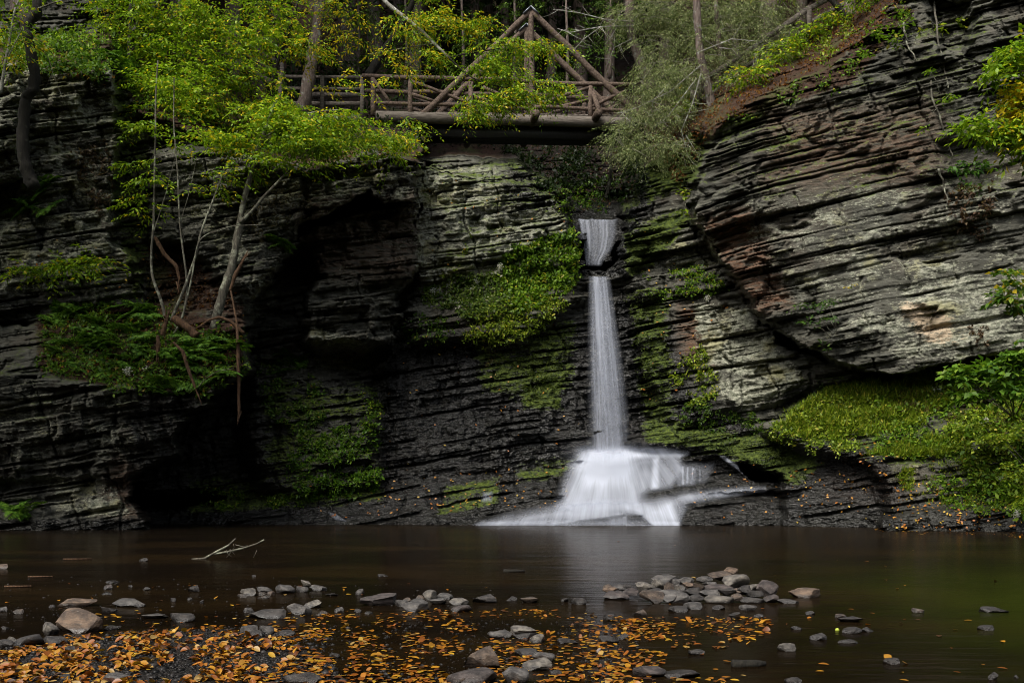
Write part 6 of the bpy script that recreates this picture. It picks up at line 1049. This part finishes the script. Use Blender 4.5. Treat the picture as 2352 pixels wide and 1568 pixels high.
tag(gmb.build('pebbles', mat_pebble(), smooth=True), 'small wet black pebbles of the gravel shore', 'gravel', None, 'stuff')
def leaf_geo(rng, L=1.0):
    nu, nv = 7, 5; u = np.linspace(0, 1, nu); v = np.linspace(-1, 1, nv)
    wd = 0.30 * np.sin(np.pi * u ** 0.85) ** 0.8 + 0.004
    U, Vv = np.meshgrid(u, v, indexing='ij'); k1, k2, k3 = rng.normal() * 0.35, 0.25 + 0.35 * rng.random(), rng.normal() * 0.3
    X = U - 0.5; Yy = Vv * wd[:, None]; Z = k2 * np.abs(Yy) * 0.9 + k1 * (X ** 2) + k3 * X * Yy * 2 + 0.015 * np.sin(U * 40) * np.abs(Vv)
    Vx = np.stack([X, Yy, Z - Z.min() * 0.7], -1).reshape(-1, 3) * L
    i = (np.arange(nu - 1)[:, None] * nv + np.arange(nv - 1)[None]).ravel(); Q = np.stack([i, i + nv, i + nv + 1, i + 1], 1)
    return Vx, Q
LC = [(0.20, 0.060, 0.006), (0.28, 0.105, 0.008), (0.10, 0.030, 0.006), (0.32, 0.150, 0.010), (0.36, 0.21, 0.016), (0.05, 0.020, 0.008), (0.30, 0.19, 0.055)]
geos = [leaf_geo(pr) for _ in range(14)]
LM = []
for i in range(28):
    V, Q = geos[i % 14]; c = np.array(LC[[0, 1, 1, 3, 0, 2, 4, 1, 3, 0, 5, 1, 6, 3][(i * 5 + i // 14) % 14]])
    u = V[:, :1] + 0.5; C = c * (0.62 + 0.5 * vn(V[:, 0] * 5 + i, V[:, 1] * 9, i)[:, None]) * np.where(np.abs(V[:, 1:2]) < 0.01, 1.15, 1.0)
    LM.append(MB().add(V, Q, None, C).mesh('fallen_leaf', DRYLEAF, smooth=True))
dens = [([(-40, 1500), (150, 1466), (520, 1436), (740, 1450), (760, 1500), (720, 1580), (-40, 1580)], 1900), ([(520, 1432), (800, 1408), (1000, 1398), (1330, 1402), (1480, 1430), (1560, 1480), (1480, 1575), (700, 1575), (740, 1460)], 1600), ([(1400, 1425), (1700, 1415), (1800, 1430), (1740, 1470), (1600, 1500), (1480, 1490)], 330), ([(1340, 1520), (1700, 1560), (1700, 1580), (1400, 1580)], 60), ([(280, 1390), (700, 1420), (560, 1440), (200, 1460), (100, 1440)], 60), ([(0, 1340), (1100, 1340), (1300, 1395), (700, 1410), (0, 1400)], 40), ([(1500, 1440), (2300, 1400), (2340, 1570), (1600, 1570)], 34), ([(1400, 1240), (2300, 1230), (2300, 1400), (1500, 1420)], 22), ([(1930, 1212), (2352, 1224), (2352, 1234), (2050, 1222)], 90)]
L_ = []
for poly, n in dens:
    q = inpoly(poly, n, pr, 41 if n > 200 else None, 60.0, 0.40); x, y = toground(q[:, 0], q[:, 1]); L_.append(np.stack([x, y, ground_h(x, y)], 1))
L_ = np.concatenate(L_); L_ = L_[np.argsort(L_[:, 1])]
rest = MB()
for i, (x, y, z) in enumerate(L_):
    s = 0.055 * (0.45 + 0.95 * pr.random()); onw = z < 0.004; tl = 0.06 if onw else 0.35
    if onw and pr.random() < 0.12: tl = 0.4
    rot = (pr.normal() * tl, pr.normal() * tl, pr.random() * 6.283); m = int(pr.integers(28)); zz = z + 0.006 + (0 if onw else 0.014 * pr.random())
    if i < 300:
        o = bpy.data.objects.new('fallen_leaf', LM[m]); COL.objects.link(o); o.location = (float(x), float(y), float(zz)); o.rotation_euler = rot; o.scale = (s, s, s)
        tag(o, 'curled orange or yellow beech leaf among many fallen at the near shore', 'leaf', 'fallen leaves at the near shore')
    else:
        V, Q = geos[m % 14]; a, b_, c = rot; V = V * s * ([1, 1, 0.45] if onw else [1, 1, 1])
        ca, sa = math.cos(c), math.sin(c); V = V + np.stack([0 * V[:, 0], 0 * V[:, 0], V[:, 0] * b_ + V[:, 1] * a], 1)
        rest.add(np.stack([V[:, 0] * ca - V[:, 1] * sa, V[:, 0] * sa + V[:, 1] * ca, V[:, 2]], 1) + [x, y, zz], Q, None, np.array(LC[[0, 1, 1, 3, 0, 2, 4, 1, 3, 0, 5, 1, 6, 3][m % 14]]) * (0.7 + 0.5 * pr.random()))
tag(rest.build('leaf_carpet', DRYLEAF, smooth=True), 'carpet of orange and yellow leaves afloat behind the near shore', 'leaves', None, 'stuff')
